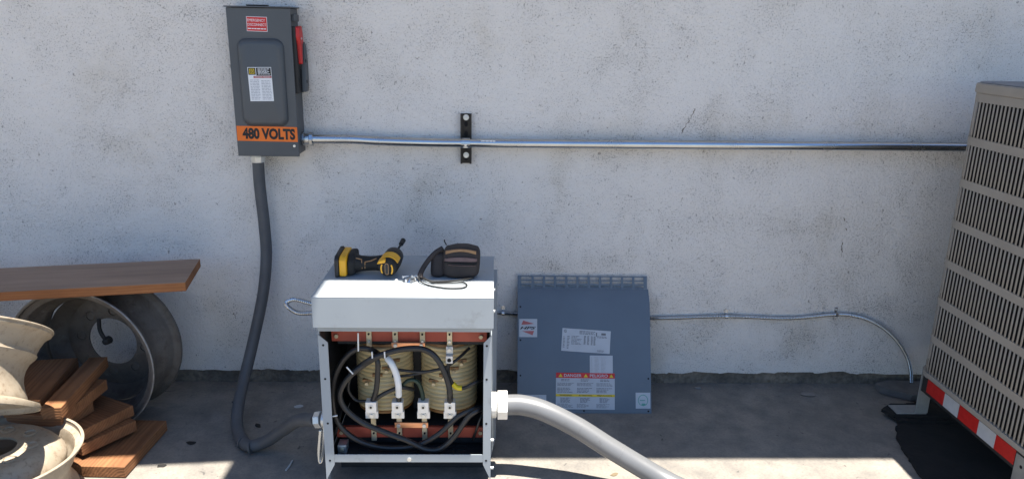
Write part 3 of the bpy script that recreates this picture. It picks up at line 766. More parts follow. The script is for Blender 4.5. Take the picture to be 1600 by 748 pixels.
cable('cable', 0.0048, 'cable', [(-0.435, -0.62, 0.336), (-0.44, -0.62, 0.293), (-0.418, -0.62, 0.26), (-0.377, -0.63, 0.262)])
cable('cable', 0.0039, 'cable', [(-0.023, -0.64, 0.232), (-0.034, -0.655, 0.211), (-0.045, -0.655, 0.174), (-0.056, -0.62, 0.123)])
cable('cable', 0.0052, 'cable', [(-0.501, -0.62, 0.122), (-0.48, -0.645, 0.167), (-0.469, -0.645, 0.204), (-0.47, -0.6, 0.216)])
cable('white_sleeve', 0.0098, 'white_plastic', [(-0.311, -0.66, 0.421), (-0.297, -0.672, 0.408), (-0.285, -0.672, 0.377), (-0.279, -0.672, 0.342), (-0.28, -0.66, 0.296)])
cable('cable', 0.0074, 'cable', [(-0.332, -0.655, 0.428), (-0.318, -0.66, 0.427), (-0.311, -0.661, 0.422)])
cable('cable', 0.0074, 'cable', [(-0.28, -0.66, 0.299), (-0.281, -0.655, 0.28), (-0.284, -0.645, 0.26)])
cable('yellow_tape', 0.0078, 'yellow_tape', [(-0.117, -0.645, 0.33), (-0.104, -0.645, 0.317), (-0.089, -0.645, 0.315)])
cable('cable_tie', 0.0022, 'white_plastic', [(-0.389, -0.69, 0.5145), (-0.3907, -0.69, 0.4573)])
cable('cable_tie', 0.0022, 'white_plastic', [(-0.351, -0.69, 0.4554), (-0.3505, -0.69, 0.435)])
cable('cable_tie', 0.0022, 'white_plastic', [(-0.3143, -0.69, 0.4556), (-0.3137, -0.69, 0.4352)])
cable('cable_tie', 0.0022, 'white_plastic', [(-0.4272, -0.69, 0.4059), (-0.4094, -0.69, 0.3832)])
cable('cable_tie', 0.0022, 'white_plastic', [(-0.4767, -0.69, 0.243), (-0.4625, -0.69, 0.2459)])
m = MB().box((-0.475, -0.66, 0.096), (-0.447, -0.62, 0.125)).build('ground_lug', 'zinc', TF, 0.002)
MB().cyl((-0.461, -0.66, 0.112), (-0.461, -0.668, 0.112), 0.006, 6).build('bolt', 'brass', TF)

# grey conduit leaving to the right
T = thing('grey_conduit', 'thick light grey conduit curving down to the right from the transformer', 'conduit', (0.3, -0.66, 0))
path = [(0.045, -0.62, 0.245), (0.10, -0.622, 0.245), (0.168, -0.634, 0.231), (0.268, -0.655, 0.188), (0.366, -0.685, 0.136), (0.465, -0.715, 0.086), (0.552, -0.75, 0.050), (0.66, -0.82, 0.0345), (0.80, -0.95, 0.0345), (0.92, -1.12, 0.0345)]
MB().tube(smoothpath(path, 14), 0.0318, 28).build('tube', 'greyconduit', T)
m = MB().cyl((0.0015, -0.62, 0.245), (0.018, -0.62, 0.245), 0.040, 24).cyl((0.018, -0.62, 0.245), (0.021, -0.62, 0.245), 0.036, 24)
m.cyl((0.021, -0.62, 0.245), (0.052, -0.62, 0.245), 0.0465, 8)
m.build('connector', 'lugal', T, 0.0025)
m = MB()
for x, y, z, d in ((0.275, -0.657, 0.1848, (0.1, -0.03, -0.05)), (0.40, -0.695, 0.1187, (0.1, -0.03, -0.05))):
    d = Vector(d).normalized() * 0.002; p = Vector((x, y, z)); m.cyl(p - d, p + d, 0.0322, 28)
m.build('molding_mark', 'greyconduit', T)
# short armoured pigtail at the left flank
T = thing('armoured_pigtail', 'short armoured cable loop hanging at the left side of the transformer', 'cable', (-0.515, -0.68, 0.08))
armoured([(-0.5095, -0.665, 0.200), (-0.5105, -0.672, 0.165), (-0.513, -0.678, 0.125), (-0.520, -0.682, 0.088), (-0.527, -0.684, 0.082), (-0.529, -0.682, 0.10), (-0.526, -0.676, 0.14), (-0.521, -0.67, 0.185)], 0.0058, 0.0028).build('armour', 'galv', T)

# ------------------------------------------------------------ transformer cover leaning on the wall
ang = math.atan2(0.198, 0.47)
LF = Frame((0.099, -0.236, 0.001), (1, 0, 0), (0, math.sin(ang), math.cos(ang)))
L = thing('cover_panel', 'blue grey transformer cover with warning labels leaning against the wall', 'panel', (0.35, -0.21, 0))
P = LF.p
m = MB()
prof = [(0.0, 0.0), (0.4095, 0.0), (0.4655, -0.025), (0.4655, -0.027), (0.4085, -0.002), (0.0, -0.002)]
m.prism([P(0, b, h) for b, h in prof], LF.x * 0.5025)
m.prism([P(0, 0, -0.0022), P(0, 0.4085, -0.0022), P(0, 0.464, -0.027), P(0, 0, -0.027)], LF.x * 0.002)
m.prism([P(0.5005, 0, -0.0022), P(0.5005, 0.4085, -0.0022), P(0.5005, 0.464, -0.027), P(0.5005, 0, -0.027)], LF.x * 0.002)
m.build('sheet', 'lid_enamel', L)
# vent strip: posts and bars, open between
V = MB()
for i in range(12):
    x = 0.0 if i == 0 else (0.485 if i == 11 else 0.0145 + i * 0.0431 - 0.0045)
    w = 0.0135 if i in (0, 11) else 0.009
    V.prism([P(x, 0.466, -0.027), P(x + w, 0.466, -0.027), P(x + w, 0.5145, -0.027), P(x, 0.5145, -0.027)], LF.n * 0.002)
for b in (0.4662, 0.4800, 0.4945, 0.5098): V.prism([P(0, b, -0.0285), P(0.4985, b, -0.0285), P(0.4985, b + 0.0045, -0.0285), P(0, b + 0.0045, -0.0285)], LF.n * 0.0013)
V.build('vent_strip', 'lid_enamel', L)
for a, b in ((0.0098, 0.394), (0.0104, 0.269), (0.0109, 0.138), (0.0098, 0.013), (0.4925, 0.128), (0.4905, 0.008), (0.2488, 0.009)):
    MB().cyl(P(a, b, -0.001), P(a, b, 0.0007), 0.0036, 10).build('screw_hole', 'hole', L)
# labels
lab = LF.rect(MB(), 0.0055, 0.2805, 0.0735, 0.3485, 0.0005).build('logo_label', 'papershaded', L)
LF.poly(MB(), [(0.0150, 0.327), (0.021, 0.3415), (0.058, 0.3325)], 0.0011).poly if False else None
m = MB(); LF.poly(m, [(0.0135, 0.3265), (0.0205, 0.3425), (0.062, 0.3305), (0.036, 0.3275)], 0.0011); LF.poly(m, [(0.0165, 0.3025), (0.062, 0.304), (0.056, 0.287), (0.045, 0.292)], 0.0011)
m.build('logo_mark', 'fadedred', lab)
text(LF, 'HPS', 0.0085, 0.3095, 0.060, 0.0105, 0.0013, 0.03, 0.3).build('lettering', 'blackink', lab)
f2 = LF.turn(R(-3.6), 0.164, 0.2305)
lab = f2.rect(MB(), 0, 0, 0.1835, 0.085, 0.0005).build('rating_label', 'papershaded', L)
text(f2, 'G', 0.006, 0.069, 0.010, 0.011, 0.0013, 0.03).build('logo_letter', 'ink', lab)
m = MB()
lines(f2, m, 0.065, 0.125, 0.066, 0.080, 3, 0.0011, 0.5, 0.15); lines(f2, m, 0.005, 0.013, 0.012, 0.056, 8, 0.0011, 0.4); lines(f2, m, 0.020, 0.030, 0.008, 0.058, 9, 0.0011, 0.4); lines(f2, m, 0.036, 0.076, 0.026, 0.060, 7, 0.0011, 0.4, 0.5)
for a in (0.083, 0.096, 0.110, 0.120): lines(f2, m, a, a + 0.008, 0.028, 0.062, 9, 0.0011, 0.6, 0.2)
lines(f2, m, 0.132, 0.172, 0.056, 0.064, 2, 0.0011, 0.5, 0.2); lines(f2, m, 0.136, 0.165, 0.004, 0.012, 2, 0.0011, 0.5, 0.2)
f2.rect(m, 0.148, 0.0675, 0.165, 0.0755, 0.0011); f2.rect(m, 0.128, 0.062, 0.132, 0.076, 0.0011)
m.build('print', 'ink', lab)
lab = LF.rect(MB(), 0.272, 0.1455, 0.3585, 0.213, 0.0005).build('wiring_label', 'papershaded', L)
m = MB()
for a, w in ((0.276, 0.006), (0.290, 0.018), (0.314, 0.020)): lines(LF, m, a, a + w, 0.150, 0.208, 12, 0.0011, 0.42, 0.3)
m.build('print', 'lightink', lab)
f3 = LF.turn(R(-0.6), 0.1432, 0.0155)
lab = f3.rect(MB(), 0, 0, 0.221, 0.134, 0.0009).build('danger_label', 'papershaded', L)
f3.rect(MB(), 0, 0.1145, 0.221, 0.134, 0.0015).build('red_strip', 'redlabel', lab)
f3.rect(MB(), 0, 0.0465, 0.221, 0.0555, 0.0015).build('yellow_strip', 'yellowlabel', lab)
text(f3, 'DANGER', 0.030, 0.1185, 0.066, 0.0112, 0.0022, 0.02).build('lettering', 'papershaded', lab)
text(f3, 'PELIGRO', 0.127, 0.1185, 0.068, 0.0112, 0.0022, 0.02).build('lettering', 'papershaded', lab)
for a in (0.009, 0.104, 0.200): 
    tr = f3.poly(MB(), [(a, 0.118), (a + 0.016, 0.118), (a + 0.008, 0.1305)], 0.0022).build('warning_triangle', 'yellowlabel', lab)
text(f3, 'WARNING', 0.014, 0.0485, 0.045, 0.0052, 0.0022, 0.01).build('lettering', 'blackink', lab)
text(f3, 'ATTENTION', 0.085, 0.0485, 0.050, 0.0052, 0.0022, 0.01).build('lettering', 'blackink', lab)
text(f3, 'PRECAUCION', 0.155, 0.0485, 0.055, 0.0052, 0.0022, 0.01).build('lettering', 'blackink', lab)
m = MB()
for a in (0.005, 0.079, 0.152):
    lines(f3, m, a + 0.014, a + 0.05, 0.102, 0.112, 2, 0.0015, 0.5); lines(f3, m, a, a + 0.064, 0.085, 0.098, 3, 0.0015, 0.45); lines(f3, m, a, a + 0.064, 0.060, 0.080, 4, 0.0015, 0.45, 0.4)
    lines(f3, m, a + 0.012, a + 0.05, 0.024, 0.043, 5, 0.0015, 0.5, 0.3); lines(f3, m, a, a + 0.06, 0.005, 0.021, 4, 0.0015, 0.4, 0.5)
m.build('print', 'ink', lab)
lab = LF.rect(MB(), 0.019, 0.016, 0.108, 0.067, 0.0005).build('plain_label', 'papershaded', L)
m = MB(); lines(LF, m, 0.024, 0.050, 0.048, 0.062, 3, 0.0011, 0.4); LF.rect(m, 0.076, 0.054, 0.083, 0.061, 0.0011); m.build('print', 'lightink', lab)
lab = LF.rect(MB(), 0.4435, 0.018, 0.4985, 0.0765, 0.0005).build('efficiency_label', 'papershaded', L)
m = MB(); cx, cy = 0.471, 0.048
ring_o = [(cx + 0.019 * math.cos(R(a)), cy + 0.021 * math.sin(R(a))) for a in range(-60, 241, 12)]; ring_i = [(cx + 0.0165 * math.cos(R(a)), cy + 0.0185 * math.sin(R(a))) for a in range(-60, 241, 12)]
for i in range(len(ring_o) - 1): LF.poly(m, [ring_o[i], ring_o[i + 1], ring_i[i + 1], ring_i[i]], 0.0011, 0.0002)
LF.poly(m, [(0.463, 0.030), (0.472, 0.027), (0.482, 0.031), (0.478, 0.037), (0.467, 0.037)], 0.0011)
LF.rect(m, 0.459, 0.0465, 0.478, 0.0495, 0.0011)
m.build('leaf_logo', 'greenink', lab)

# ------------------------------------------------------------ drill driver lying on the hood
ZH = ZT + 0.0005
DR = thing('drill_driver', 'yellow and black cordless driver lying on the transformer top', 'power tool', (-0.38, -0.53, ZH))
# battery on its side at the left
prof = [(-0.578, 0.000), (-0.578, 0.056), (-0.566, 0.066), (-0.475, 0.070), (-0.466, 0.062), (-0.466, 0.000)]
bt = MB().prism([(-0.4735, y, ZH + z) for y, z in prof], (0.013, 0, 0)).build('battery_base', 'black_plastic', DR, 0.004)
MB().prism([(-0.4600, y * 0.985 - 0.008, ZH + 0.003 + z * 0.92) for y, z in prof], (0.022, 0, 0)).build('battery', 'tool_yellow', DR, 0.005)
MB().box((-0.4745, -0.545, ZH + 0.018), (-0.471, -0.50, ZH + 0.045)).build('battery_label', 'ink', bt)
MB().prism([(-0.4375, -0.572, ZH + 0.004), (-0.4375, -0.572, ZH + 0.048), (-0.4375, -0.545, ZH + 0.066), (-0.4375, -0.49, ZH + 0.068), (-0.4375, -0.48, ZH + 0.004)], (0.024, 0.004, 0)).build('foot', 'rubber', DR, 0.008, 3)
m = MB()
hp = [(-0.418, -0.535, 0.033, 0.030), (-0.400, -0.534, 0.032, 0.0245), (-0.375, -0.533, 0.032, 0.022), (-0.355, -0.534, 0.033, 0.0225), (-0.335, -0.540, 0.036, 0.025), (-0.318, -0.546, 0.038, 0.027)]
m.tube([(x, y, ZH + z) for x, y, z, r in hp], 1.0, 16, True, lambda i: hp[i][3])
h = m.build('handle', 'rubber', DR)
m = MB()
for (xa, za), (xb, zb) in (((-0.412, 0.055), (-0.395, 0.0515)), ((-0.395, 0.0515), (-0.394, 0.022)), ((-0.386, 0.022), (-0.385, 0.043)), ((-0.385, 0.043), (-0.365, 0.0475)), ((-0.365, 0.0475), (-0.350, 0.055))):
    m.tube([(xa, -0.5545, ZH + za), (xb, -0.5555, ZH + zb)], 0.0016, 6)
m.build('grip_line', 'tan', h)
# motor head: axis runs away from the camera, a little to the right
ax = Vector((0.10, 0.96, 0.12)).normalized(); c0 = Vector((-0.314, -0.585, ZH + 0.033))
xf = Matrix.Translation(c0) @ ax.to_track_quat('Z', 'Y').to_matrix().to_4x4()
hd = MB().lathe([(0.0, -0.004), (0.018, -0.003), (0.026, 0.002), (0.030, 0.012), (0.031, 0.055), (0.029, 0.060), (0.0, 0.060)], 28, False, xf).build('motor_housing', 'rubber', DR)
MB().lathe([(0.0, 0.0605), (0.029, 0.0605), (0.0305, 0.066), (0.0285, 0.095), (0.019, 0.112), (0.0, 0.112)], 28, False, xf).build('gear_case', 'black_plastic', DR)
m = MB()
for a0, a1 in ((20, 80), (100, 160)):
    pass
for i in range(11):
    t0, t1 = R(25 + i * 12), R(25 + (i + 1) * 12)
    for r0_, r1_, za, zb in ((0.0306, 0.033, 0.014, 0.050),):
        m.prism([xf @ Vector((r0_ * math.cos(t0), r0_ * math.sin(t0), za)), xf @ Vector((r0_ * math.cos(t1), r0_ * math.sin(t1), za)), xf @ Vector((r1_ * math.cos(t1), r1_ * math.sin(t1), za)), xf @ Vector((r1_ * math.cos(t0), r1_ * math.sin(t0), za))], (xf.to_3x3() @ Vector((0, 0, zb - za))))
m.build('shell_top', 'tool_yellow', hd)
CF = Frame(c0 - ax * 0.0045, Vector((0.975, -0.22, 0)), Vector((0, 0, 1)))
CF.poly(MB(), [(a, b) for a, b in rrect(0.0062, 0.018, 0.006, 3)], 0.0002, 0.0012).build('badge_rim', 'tan', hd)
CF.poly(MB(), [(a, b) for a, b in rrect(0.0042, 0.0155, 0.004, 3)], 0.0016, 0.0006).build('badge', 'black_plastic', hd)
for s in (-1, 1):
    m = MB()
    pts = [(s * (0.0135 + 0.0062 * math.cos(R(a))), 0.0155 * math.sin(R(a))) for a in range(-70, 71, 20)]
    pts2 = [(s * (0.0105 + 0.0052 * math.cos(R(a))), 0.0135 * math.sin(R(a))) for a in range(70, -71, -20)]
    CF.poly(m, pts + pts2, -0.0005, 0.0022); m.build('vent_rim', 'tool_yellow', hd)
MB().prism([(-0.345, -0.588, ZH + 0.046), (-0.318, -0.592, ZH + 0.052), (-0.318, -0.592, ZH + 0.064), (-0.338, -0.588, ZH + 0.058)], (0, 0.03, 0)).build('trigger', 'tool_yellow', DR, 0.003)
e0 = c0 + ax * 0.112; ax2 = Vector((0.22, 0.92, 0.30)).normalized()
MB().cyl(c0 + ax * 0.1, e0 + ax2 * 0.018, 0.010, 14, 0.007).cyl(e0 + ax2 * 0.018, e0 + ax2 * 0.055, 0.0036, 10).build('bit', 'black_plastic', DR)
MB().cyl(e0 + ax2 * 0.050, e0 + ax2 * 0.075, 0.0075, 12, 0.0085).build('socket', 'black_plastic', DR, 0.001)

# small hardware on the hood
m = MB(); random.seed(5)
base = [(-0.268, -0.610), (-0.240, -0.622), (-0.214, -0.586), (-0.240, -0.572)]
n = 7
for i in range(n):
    for j in range(n):
        u, v = i / (n - 1), j / (n - 1)
        x = (base[0][0] * (1 - u) + base[1][0] * u) * (1 - v) + (base[3][0] * (1 - u) + base[2][0] * u) * v
        y = (base[0][1] * (1 - u) + base[1][1] * u) * (1 - v) + (base[3][1] * (1 - u) + base[2][1] * u) * v
        e = 0 if i in (0, n - 1) or j in (0, n - 1) else 1
        m.v.append(Vector((x + random.uniform(-.003, .003), y + random.uniform(-.003, .003), ZH + 0.001 + e * random.uniform(0.002, 0.012))))
for i in range(n - 1):
    for j in range(n - 1): m.f.append((i * n + j, (i + 1) * n + j, (i + 1) * n + j + 1, i * n + j + 1))
FP = thing('hardware_packet', 'crumpled shiny packet of screws between the driver and the pouch', 'packet', (-0.24, -0.6, ZH))
m.build('foil', 'galv', FP, smooth=0.1)
for k in range(5):
    a = random.uniform(0, 6.28); x, y = -0.24 + random.uniform(-.018, .018), -0.598 + random.uniform(-.014, .014)
    d = Vector((math.cos(a), math.sin(a), 0)) * 0.009; p = Vector((x, y, ZH + 0.012))
    MB().cyl(p - d, p + d, 0.0018, 6).cyl(p + d, p + d * 1.25, 0.004, 6).build('screw', 'zinc', FP)
top(MB().cyl((-0.283, -0.6185, ZH), (-0.283, -0.6185, ZH + 0.006), 0.0075, 12, 0.006).cyl((-0.283, -0.6185, ZH + 0.006), (-0.283, -0.6185, ZH + 0.010), 0.004, 8).build('push_cap', 'white_plastic', None, 0.001), 'tiny white cap lying beside the screw packet', 'cap')

# ------------------------------------------------------------ pouch
PO = thing('belt_pouch', 'dark brown zipped nylon pouch with a loose cord standing on the transformer', 'pouch', (-0.098, -0.56, ZH))
def superbox(cx, cy, z0, w, d, h, e=4.0, n=32, lean=0.0, topr=0.8):
    m = MB(); lv = 14; rings = []
    for l in range(lv + 1):
        v = l / lv
        s = (1 - abs(2 * v - 1) ** 7) ** 0.25 if 0 < v < 1 else 0.45
        s = max(s, 0.45)
        bul = 1 + 0.05 * math.sin(v * math.pi)
        for i in range(n):
            t = 2 * math.pi * i / n; ct, st = math.cos(t), math.sin(t)
            q = (abs(ct) ** e + abs(st) ** e) ** (-1 / e)
            m.v.append(Vector((cx + w / 2 * q * ct * s * bul + 0.004 * v, cy + d / 2 * q * st * (s * 0.5 + 0.5) * bul + lean * v, z0 + h * v)))
    for l in range(lv):
        for i in range(n): m.f.append((l * n + i, l * n + (i + 1) % n, (l + 1) * n + (i + 1) % n, (l + 1) * n + i))
    m.f.append(tuple(range(n - 1, -1, -1))); m.f.append(tuple(range(lv * n, (lv + 1) * n)))
    return m
body = superbox(-0.095, -0.553, ZH, 0.108, 0.062, 0.094, lean=0.012).build('body', 'pouch', PO, smooth=1.2)
# front flap, band, tan trim, zip follow the bulging front
def frontstrip(fn_lo, fn_hi, x0, x1, off, mat, name, n=16):
    m = MB()
    for i in range(n + 1):
        u = i / n; x = x0 + (x1 - x0) * u
        w = abs((x + 0.094) / 0.054)
        yb = -0.553 - 0.031 * (max(0, 1 - min(w, 1) ** 4)) ** 0.25 * 1.045
        for z in (fn_lo(u), fn_hi(u)):
            z *= 0.904; v = z / 0.094; y = yb + 0.012 * v - off - 0.0
            m.v += [Vector((x, y, ZH + z)), Vector((x, y + off + 0.004, ZH + z))]
    for i in range(n):
        a = i * 4; b = a + 4
        m.f += [(a, b, b + 2, a + 2), (a + 1, a + 3, b + 3, b + 1), (a, a + 1, b + 1, b), (a + 2, b + 2, b + 3, a + 3)]
    m.f += [(0, 2, 3, 1), (n * 4, n * 4 + 1, n * 4 + 3, n * 4 + 2)]
    return m.build(name, mat, body, smooth=0.8)
hump = lambda u: 4 * u * (1 - u)
frontstrip(lambda u: 0.083 + 0.011 * hump(u), lambda u: 0.093 + 0.008 * hump(u), -0.140, -0.048, 0.003, 'tan', 'trim')
frontstrip(lambda u: 0.060 + 0.001 * hump(u), lambda u: 0.069 + 0.006 * hump(u), -0.143, -0.045, 0.005, 'pouchband', 'band')
frontstrip(lambda u: 0.0545 - 0.004 * u, lambda u: 0.0575 - 0.004 * u, -0.143, -0.045, 0.0065, 'rubber', 'zip')
frontstrip(lambda u: 0.049 - 0.003 * u, lambda u: 0.0505 - 0.003 * u, -0.132, -0.050, 0.006, 'pouchband', 'seam')
m = superbox(-0.165, -0.548, ZH, 0.045, 0.05, 0.072, lean=0.02).build('side_pocket', 'pouch', PO, smooth=1.2)
MB().tube(smoothpath([(-0.150, -0.54, ZH + 0.085), (-0.175, -0.55, ZH + 0.070), (-0.198, -0.565, ZH + 0.045), (-0.213, -0.585, ZH + 0.022), (-0.214, -0.60, ZH + 0.008)], 8), 0.008, 8).build('belt_strap', 'pouch', PO)
m = MB().tube(smoothpath([(-0.214, -0.60, ZH + 0.022), (-0.217, -0.612, ZH + 0.008), (-0.195, -0.640, ZH + 0.0035), (-0.16, -0.662, ZH + 0.003), (-0.12, -0.674, ZH + 0.003), (-0.085, -0.668, ZH + 0.003), (-0.073, -0.645, ZH + 0.003), (-0.085, -0.625, ZH + 0.004), (-0.12, -0.628, ZH + 0.004), (-0.17, -0.630, ZH + 0.004), (-0.205, -0.605, ZH + 0.008)], 8), 0.0022, 8)
m.build('cord', 'rubber', PO)
MB().tube(smoothpath([(-0.205, -0.600, ZH + 0.01), (-0.18, -0.622, ZH + 0.006), (-0.13, -0.617, ZH + 0.005), (-0.075, -0.600, ZH + 0.006), (-0.055, -0.585, ZH + 0.006)], 8), 0.0030, 8).build('cord', 'rubber', PO)
MB().tube(smoothpath([(-0.140, -0.52, ZH + 0.088), (-0.146, -0.518, ZH + 0.099), (-0.147, -0.515, ZH + 0.104)], 4), 0.0018, 6).build('zip_pull', 'rubber', PO)

# ------------------------------------------------------------ condenser and its stand
AC = thing('condenser_unit', 'tall taupe louvered air conditioning condenser at the right edge', 'condenser', (1.95, -0.67, 0.21))
X0, X1, Y0, Y1, CR = 1.55, 2.35, -1.10, -0.265, 0.085
def acpath(x0, x1, y0, y1, r, n=8):
    out = []
    for cx, cy, a0 in ((x1 - r, y1 - r, 0), (x0 + r, y1 - r, 90), (x0 + r, y0 + r, 180), (x1 - r, y0 + r, 270)):
        for i in range(n + 1):
            t = R(a0 + 90 * i / n); out.append((cx + r * math.cos(t), cy + r * math.sin(t)))
    return out
def acring(z0, z1, grow, th):
    o = acpath(X0 - grow, X1 + grow, Y0 - grow, Y1 + grow, CR + grow); i_ = acpath(X0 - grow + th, X1 + grow - th, Y0 - grow + th, Y1 + grow - th, CR + grow - th)
    m = MB(); k = len(o)
    for (a, b), (c, d) in zip(o, i_): m.v += [Vector((a, b, z0)), Vector((a, b, z1)), Vector((c, d, z1)), Vector((c, d, z0))]
    for i in range(k):
        j = (i + 1) % k
        for q in range(4): m.f.append((i * 4 + q, j * 4 + q, j * 4 + (q + 1) % 4, i * 4 + (q + 1) % 4))
    return m
ZB, ZTOP = 0.214, 1.231
NR = 7; pitch = (1.199 - 0.224) / NR
m = acring(ZB - 0.006, ZB + 0.012, 0.004, 0.3)
m.build('base_pan', 'ac_paint', AC, 0.002)
capm = acring(1.200, ZTOP, 0.005, 0.03).build('top_cap', 'ac_paint', AC, 0.004, 3)
o = acpath(X0 + 0.005, X1 - 0.005, Y0 + 0.005, Y1 - 0.005, CR - 0.005)
MB().prism([(a, b, ZTOP - 0.004) for a, b in o], (0, 0, 0.0075)).build('top_plate', 'ac_top', capm)
m = MB()
for q in range(6): 
    rr = 0.08 + q * 0.045
    m.tube([(1.95 + rr * math.cos(R(a)), -0.68 + rr * math.sin(R(a)), ZTOP + 0.02) for a in range(0, 361, 15)], 0.003, 6, False)
for q in range(8): m.tube([(1.95 + 0.06 * math.cos(q * .785), -0.68 + 0.06 * math.sin(q * .785), ZTOP + 0.024), (1.95 + 0.32 * math.cos(q * .785), -0.68 + 0.32 * math.sin(q * .785), ZTOP + 0.004)], 0.003, 6)
m.build('fan_guard', 'ac_paint', AC)
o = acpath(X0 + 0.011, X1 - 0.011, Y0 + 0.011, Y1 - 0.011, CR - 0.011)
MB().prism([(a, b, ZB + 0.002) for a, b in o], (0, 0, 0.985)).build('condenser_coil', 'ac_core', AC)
# walk round the cage and set the slats
po = acpath(X0, X1, Y0, Y1, CR, 16)
po = [Vector((a, b, 0)) for a, b in po]; po.append(po[0])
st = resample(po, 0.0176)
slat_me = MB().box((-0.0039, -0.0008, -0.0005), (0.0039, 0.0008, pitch - 0.0255)).mesh('slat', 0.0005, 1, 0.8)
slat_me.materials.append(MT['ac_paint'])
off = OFF[AC.name]
for r in range(NR):
    zb = 0.224 + r * pitch
    band = acring(zb + pitch - 0.026, zb + pitch + 0.0005 if r < NR - 1 else 1.1995, 0.0005, 0.007).build('louver_band', 'ac_paint', AC)
    rest = MB()
    for i in range(len(st) - 1):
        p, q = st[i], st[i + 1]
        d = (q - p).normalized(); a = math.atan2(d.y, d.x)
        seen = p.x < 1.66 and -0.86 < p.y < -0.2
        # keep only the strip the camera looks at as single slats
        nrm = Vector((d.y, -d.x, 0))
        if seen and (p.x < 1.60 or p.y > -0.35) and nrm.dot(Vector((-p.x, -2.69 - p.y, 0))) > -0.25:
            o = bpy.data.objects.new('slat', slat_me); COL.objects.link(o); o.parent = band
            o.location = Vector((p.x, p.y, zb)) - off + nrm * -0.0012; o.rotation_euler = (0, 0, a)
        else:
            rest.box((-0.0042, -0.0008, 0), (0.0042, 0.0008, pitch - 0.026), Matrix.Translation((p.x, p.y, zb)) @ Matrix.Rotation(a, 4, 'Z'))
    rs = rest.build('louver_slats', 'ac_paint', band); rs['kind'] = 'stuff'
# stand
SD = thing('condenser_stand', 'low steel stand with red and white reflective tape under the condenser', 'stand', (1.9, -0.6, 0.0))
rl = MB().box((1.572, -0.83, 0.128), (1.580, -0.29, 0.207)).box((1.5802, -0.83, 0.200), (1.66, -0.29, 0.207)).build('rail', 'rail', SD, 0.001)
ys = [-0.322, -0.4245, -0.5095, -0.611, -0.6955, -0.786]
for i in range(5):
    MB().box((1.5708, ys[i + 1] + (0.003 if i == 1 else 0.0004), 0.1395), (1.5719, ys[i], 0.189)).build('reflective_tape', 'tapered' if i % 2 == 0 else 'tapewhite', rl)
MB().box((2.24, -0.83, 0.128), (2.25, -0.29, 0.207)).build('rail', 'rail', SD)
MB().box((1.581, -0.300, 0.15), (2.24, -0.292, 0.199)).box((1.581, -0.83, 0.15), (2.24, -0.822, 0.199)).build('cross_rail', 'rail', SD)
for x0, s in ((1.5715, -1), (2.25, 1)):
    for y0, y1 in ((-0.287, -0.225), (-0.862, -0.792)):
        xa = x0 if s > 0 else x0 - 0.0035
        if y1 > -0.5:
            m = MB().box((1.567 if s < 0 else 2.20, -0.288, 0.034), (1.611 if s < 0 else 2.245, -0.284, 0.222)); m.box((1.500 if s < 0 else 2.2, -0.288, 0.030), (1.611 if s < 0 else 2.31, -0.225, 0.0338))
            if s < 0: m.box((1.611, -0.2878, 0.034), (1.6145, -0.24, 0.20))
            lg = m.build('leg_bracket', 'galv_dull', SD, 0.0008)
            if s < 0:
                MB().cyl((1.589, -0.2885, 0.172), (1.589, -0.2878, 0.172), 0.004, 10).build('bolt_hole', 'hole', lg)
                MB().box((1.588, -0.283, 0.19), (1.63, -0.262, 0.245)).build('corner_guard', 'black_plastic', SD, 0.005)
        else:
            m = MB().box((xa, y0, 0.034), (xa + 0.0035, y1, 0.186)).box((xa - 0.06 if s < 0 else xa, y0, 0.030), (xa + 0.0035 if s < 0 else xa + 0.06, y1, 0.0338))
            lg = m.build('leg_bracket', 'galv_dull', SD, 0.0008)
            if s < 0: MB().cyl((xa - 0.0006, -0.82, 0.155), (xa + 0.0002, -0.82, 0.155), 0.0055, 10).build('bolt_hole', 'hole', lg)
# torn roofing felt under the stand
def ragged(pts, step, amp, seed):
    random.seed(seed); out = []
    P = pts + [pts[0]]
    for (a, b), (c, d) in zip(P, P[1:]):
        L = math.hypot(c - a, d - b); k = max(1, int(L / step))
        nx, ny = -(d - b) / L, (c - a) / L
        for i in range(k):
            e = random.uniform(-amp, amp) if i else 0
            out.append((a + (c - a) * i / k + nx * e, b + (d - b) * i / k + ny * e))
    return out
def sheet(name, pts, z0, z1, mat, label, cat, step=0.012, amp=0.004, seed=1):
    m = MB().prism([(a, b, z0) for a, b in ragged(pts, step, amp, seed)], (0, 0, z1 - z0))
    return top(m.build(name, mat), label, cat)
sheet('roofing_felt', [(1.497, -0.30), (1.438, -0.405), (1.404, -0.55), (1.392, -0.667), (1.37, -0.95), (1.40, -1.4), (2.6, -1.4), (2.6, -0.12), (1.70, -0.13), (1.53, -0.2)], 0.0012, 0.009, 'felt', 'black torn roofing felt lying under the condenser', 'felt', 0.014, 0.004, 2)
sheet('felt_scrap', [(1.497, -0.315), (1.480, -0.265), (1.52, -0.21), (1.68, -0.21), (1.70, -0.32)], 0.0095, 0.0185, 'felt', 'lower felt scrap packed under the far stand foot', 'felt', 0.02, 0.004, 5)
sheet('felt_scrap', [(1.482, -0.285), (1.462, -0.250), (1.52, -0.205), (1.68, -0.205), (1.70, -0.30), (1.56, -0.305)], 0.019, 0.0295, 'felt', 'upper torn felt scrap directly below the far stand foot', 'felt', 0.02, 0.003, 6)
sheet('rubber_pad', [(1.55, -0.075), (1.545, -0.04), (1.60, -0.016), (1.90, -0.016), (1.90, -0.12), (1.64, -0.14)], 0.004, 0.030, 'slabgrey', 'grey rounded rubber pad against the wall behind the condenser stand', 'pad', 0.03, 0.003, 8)
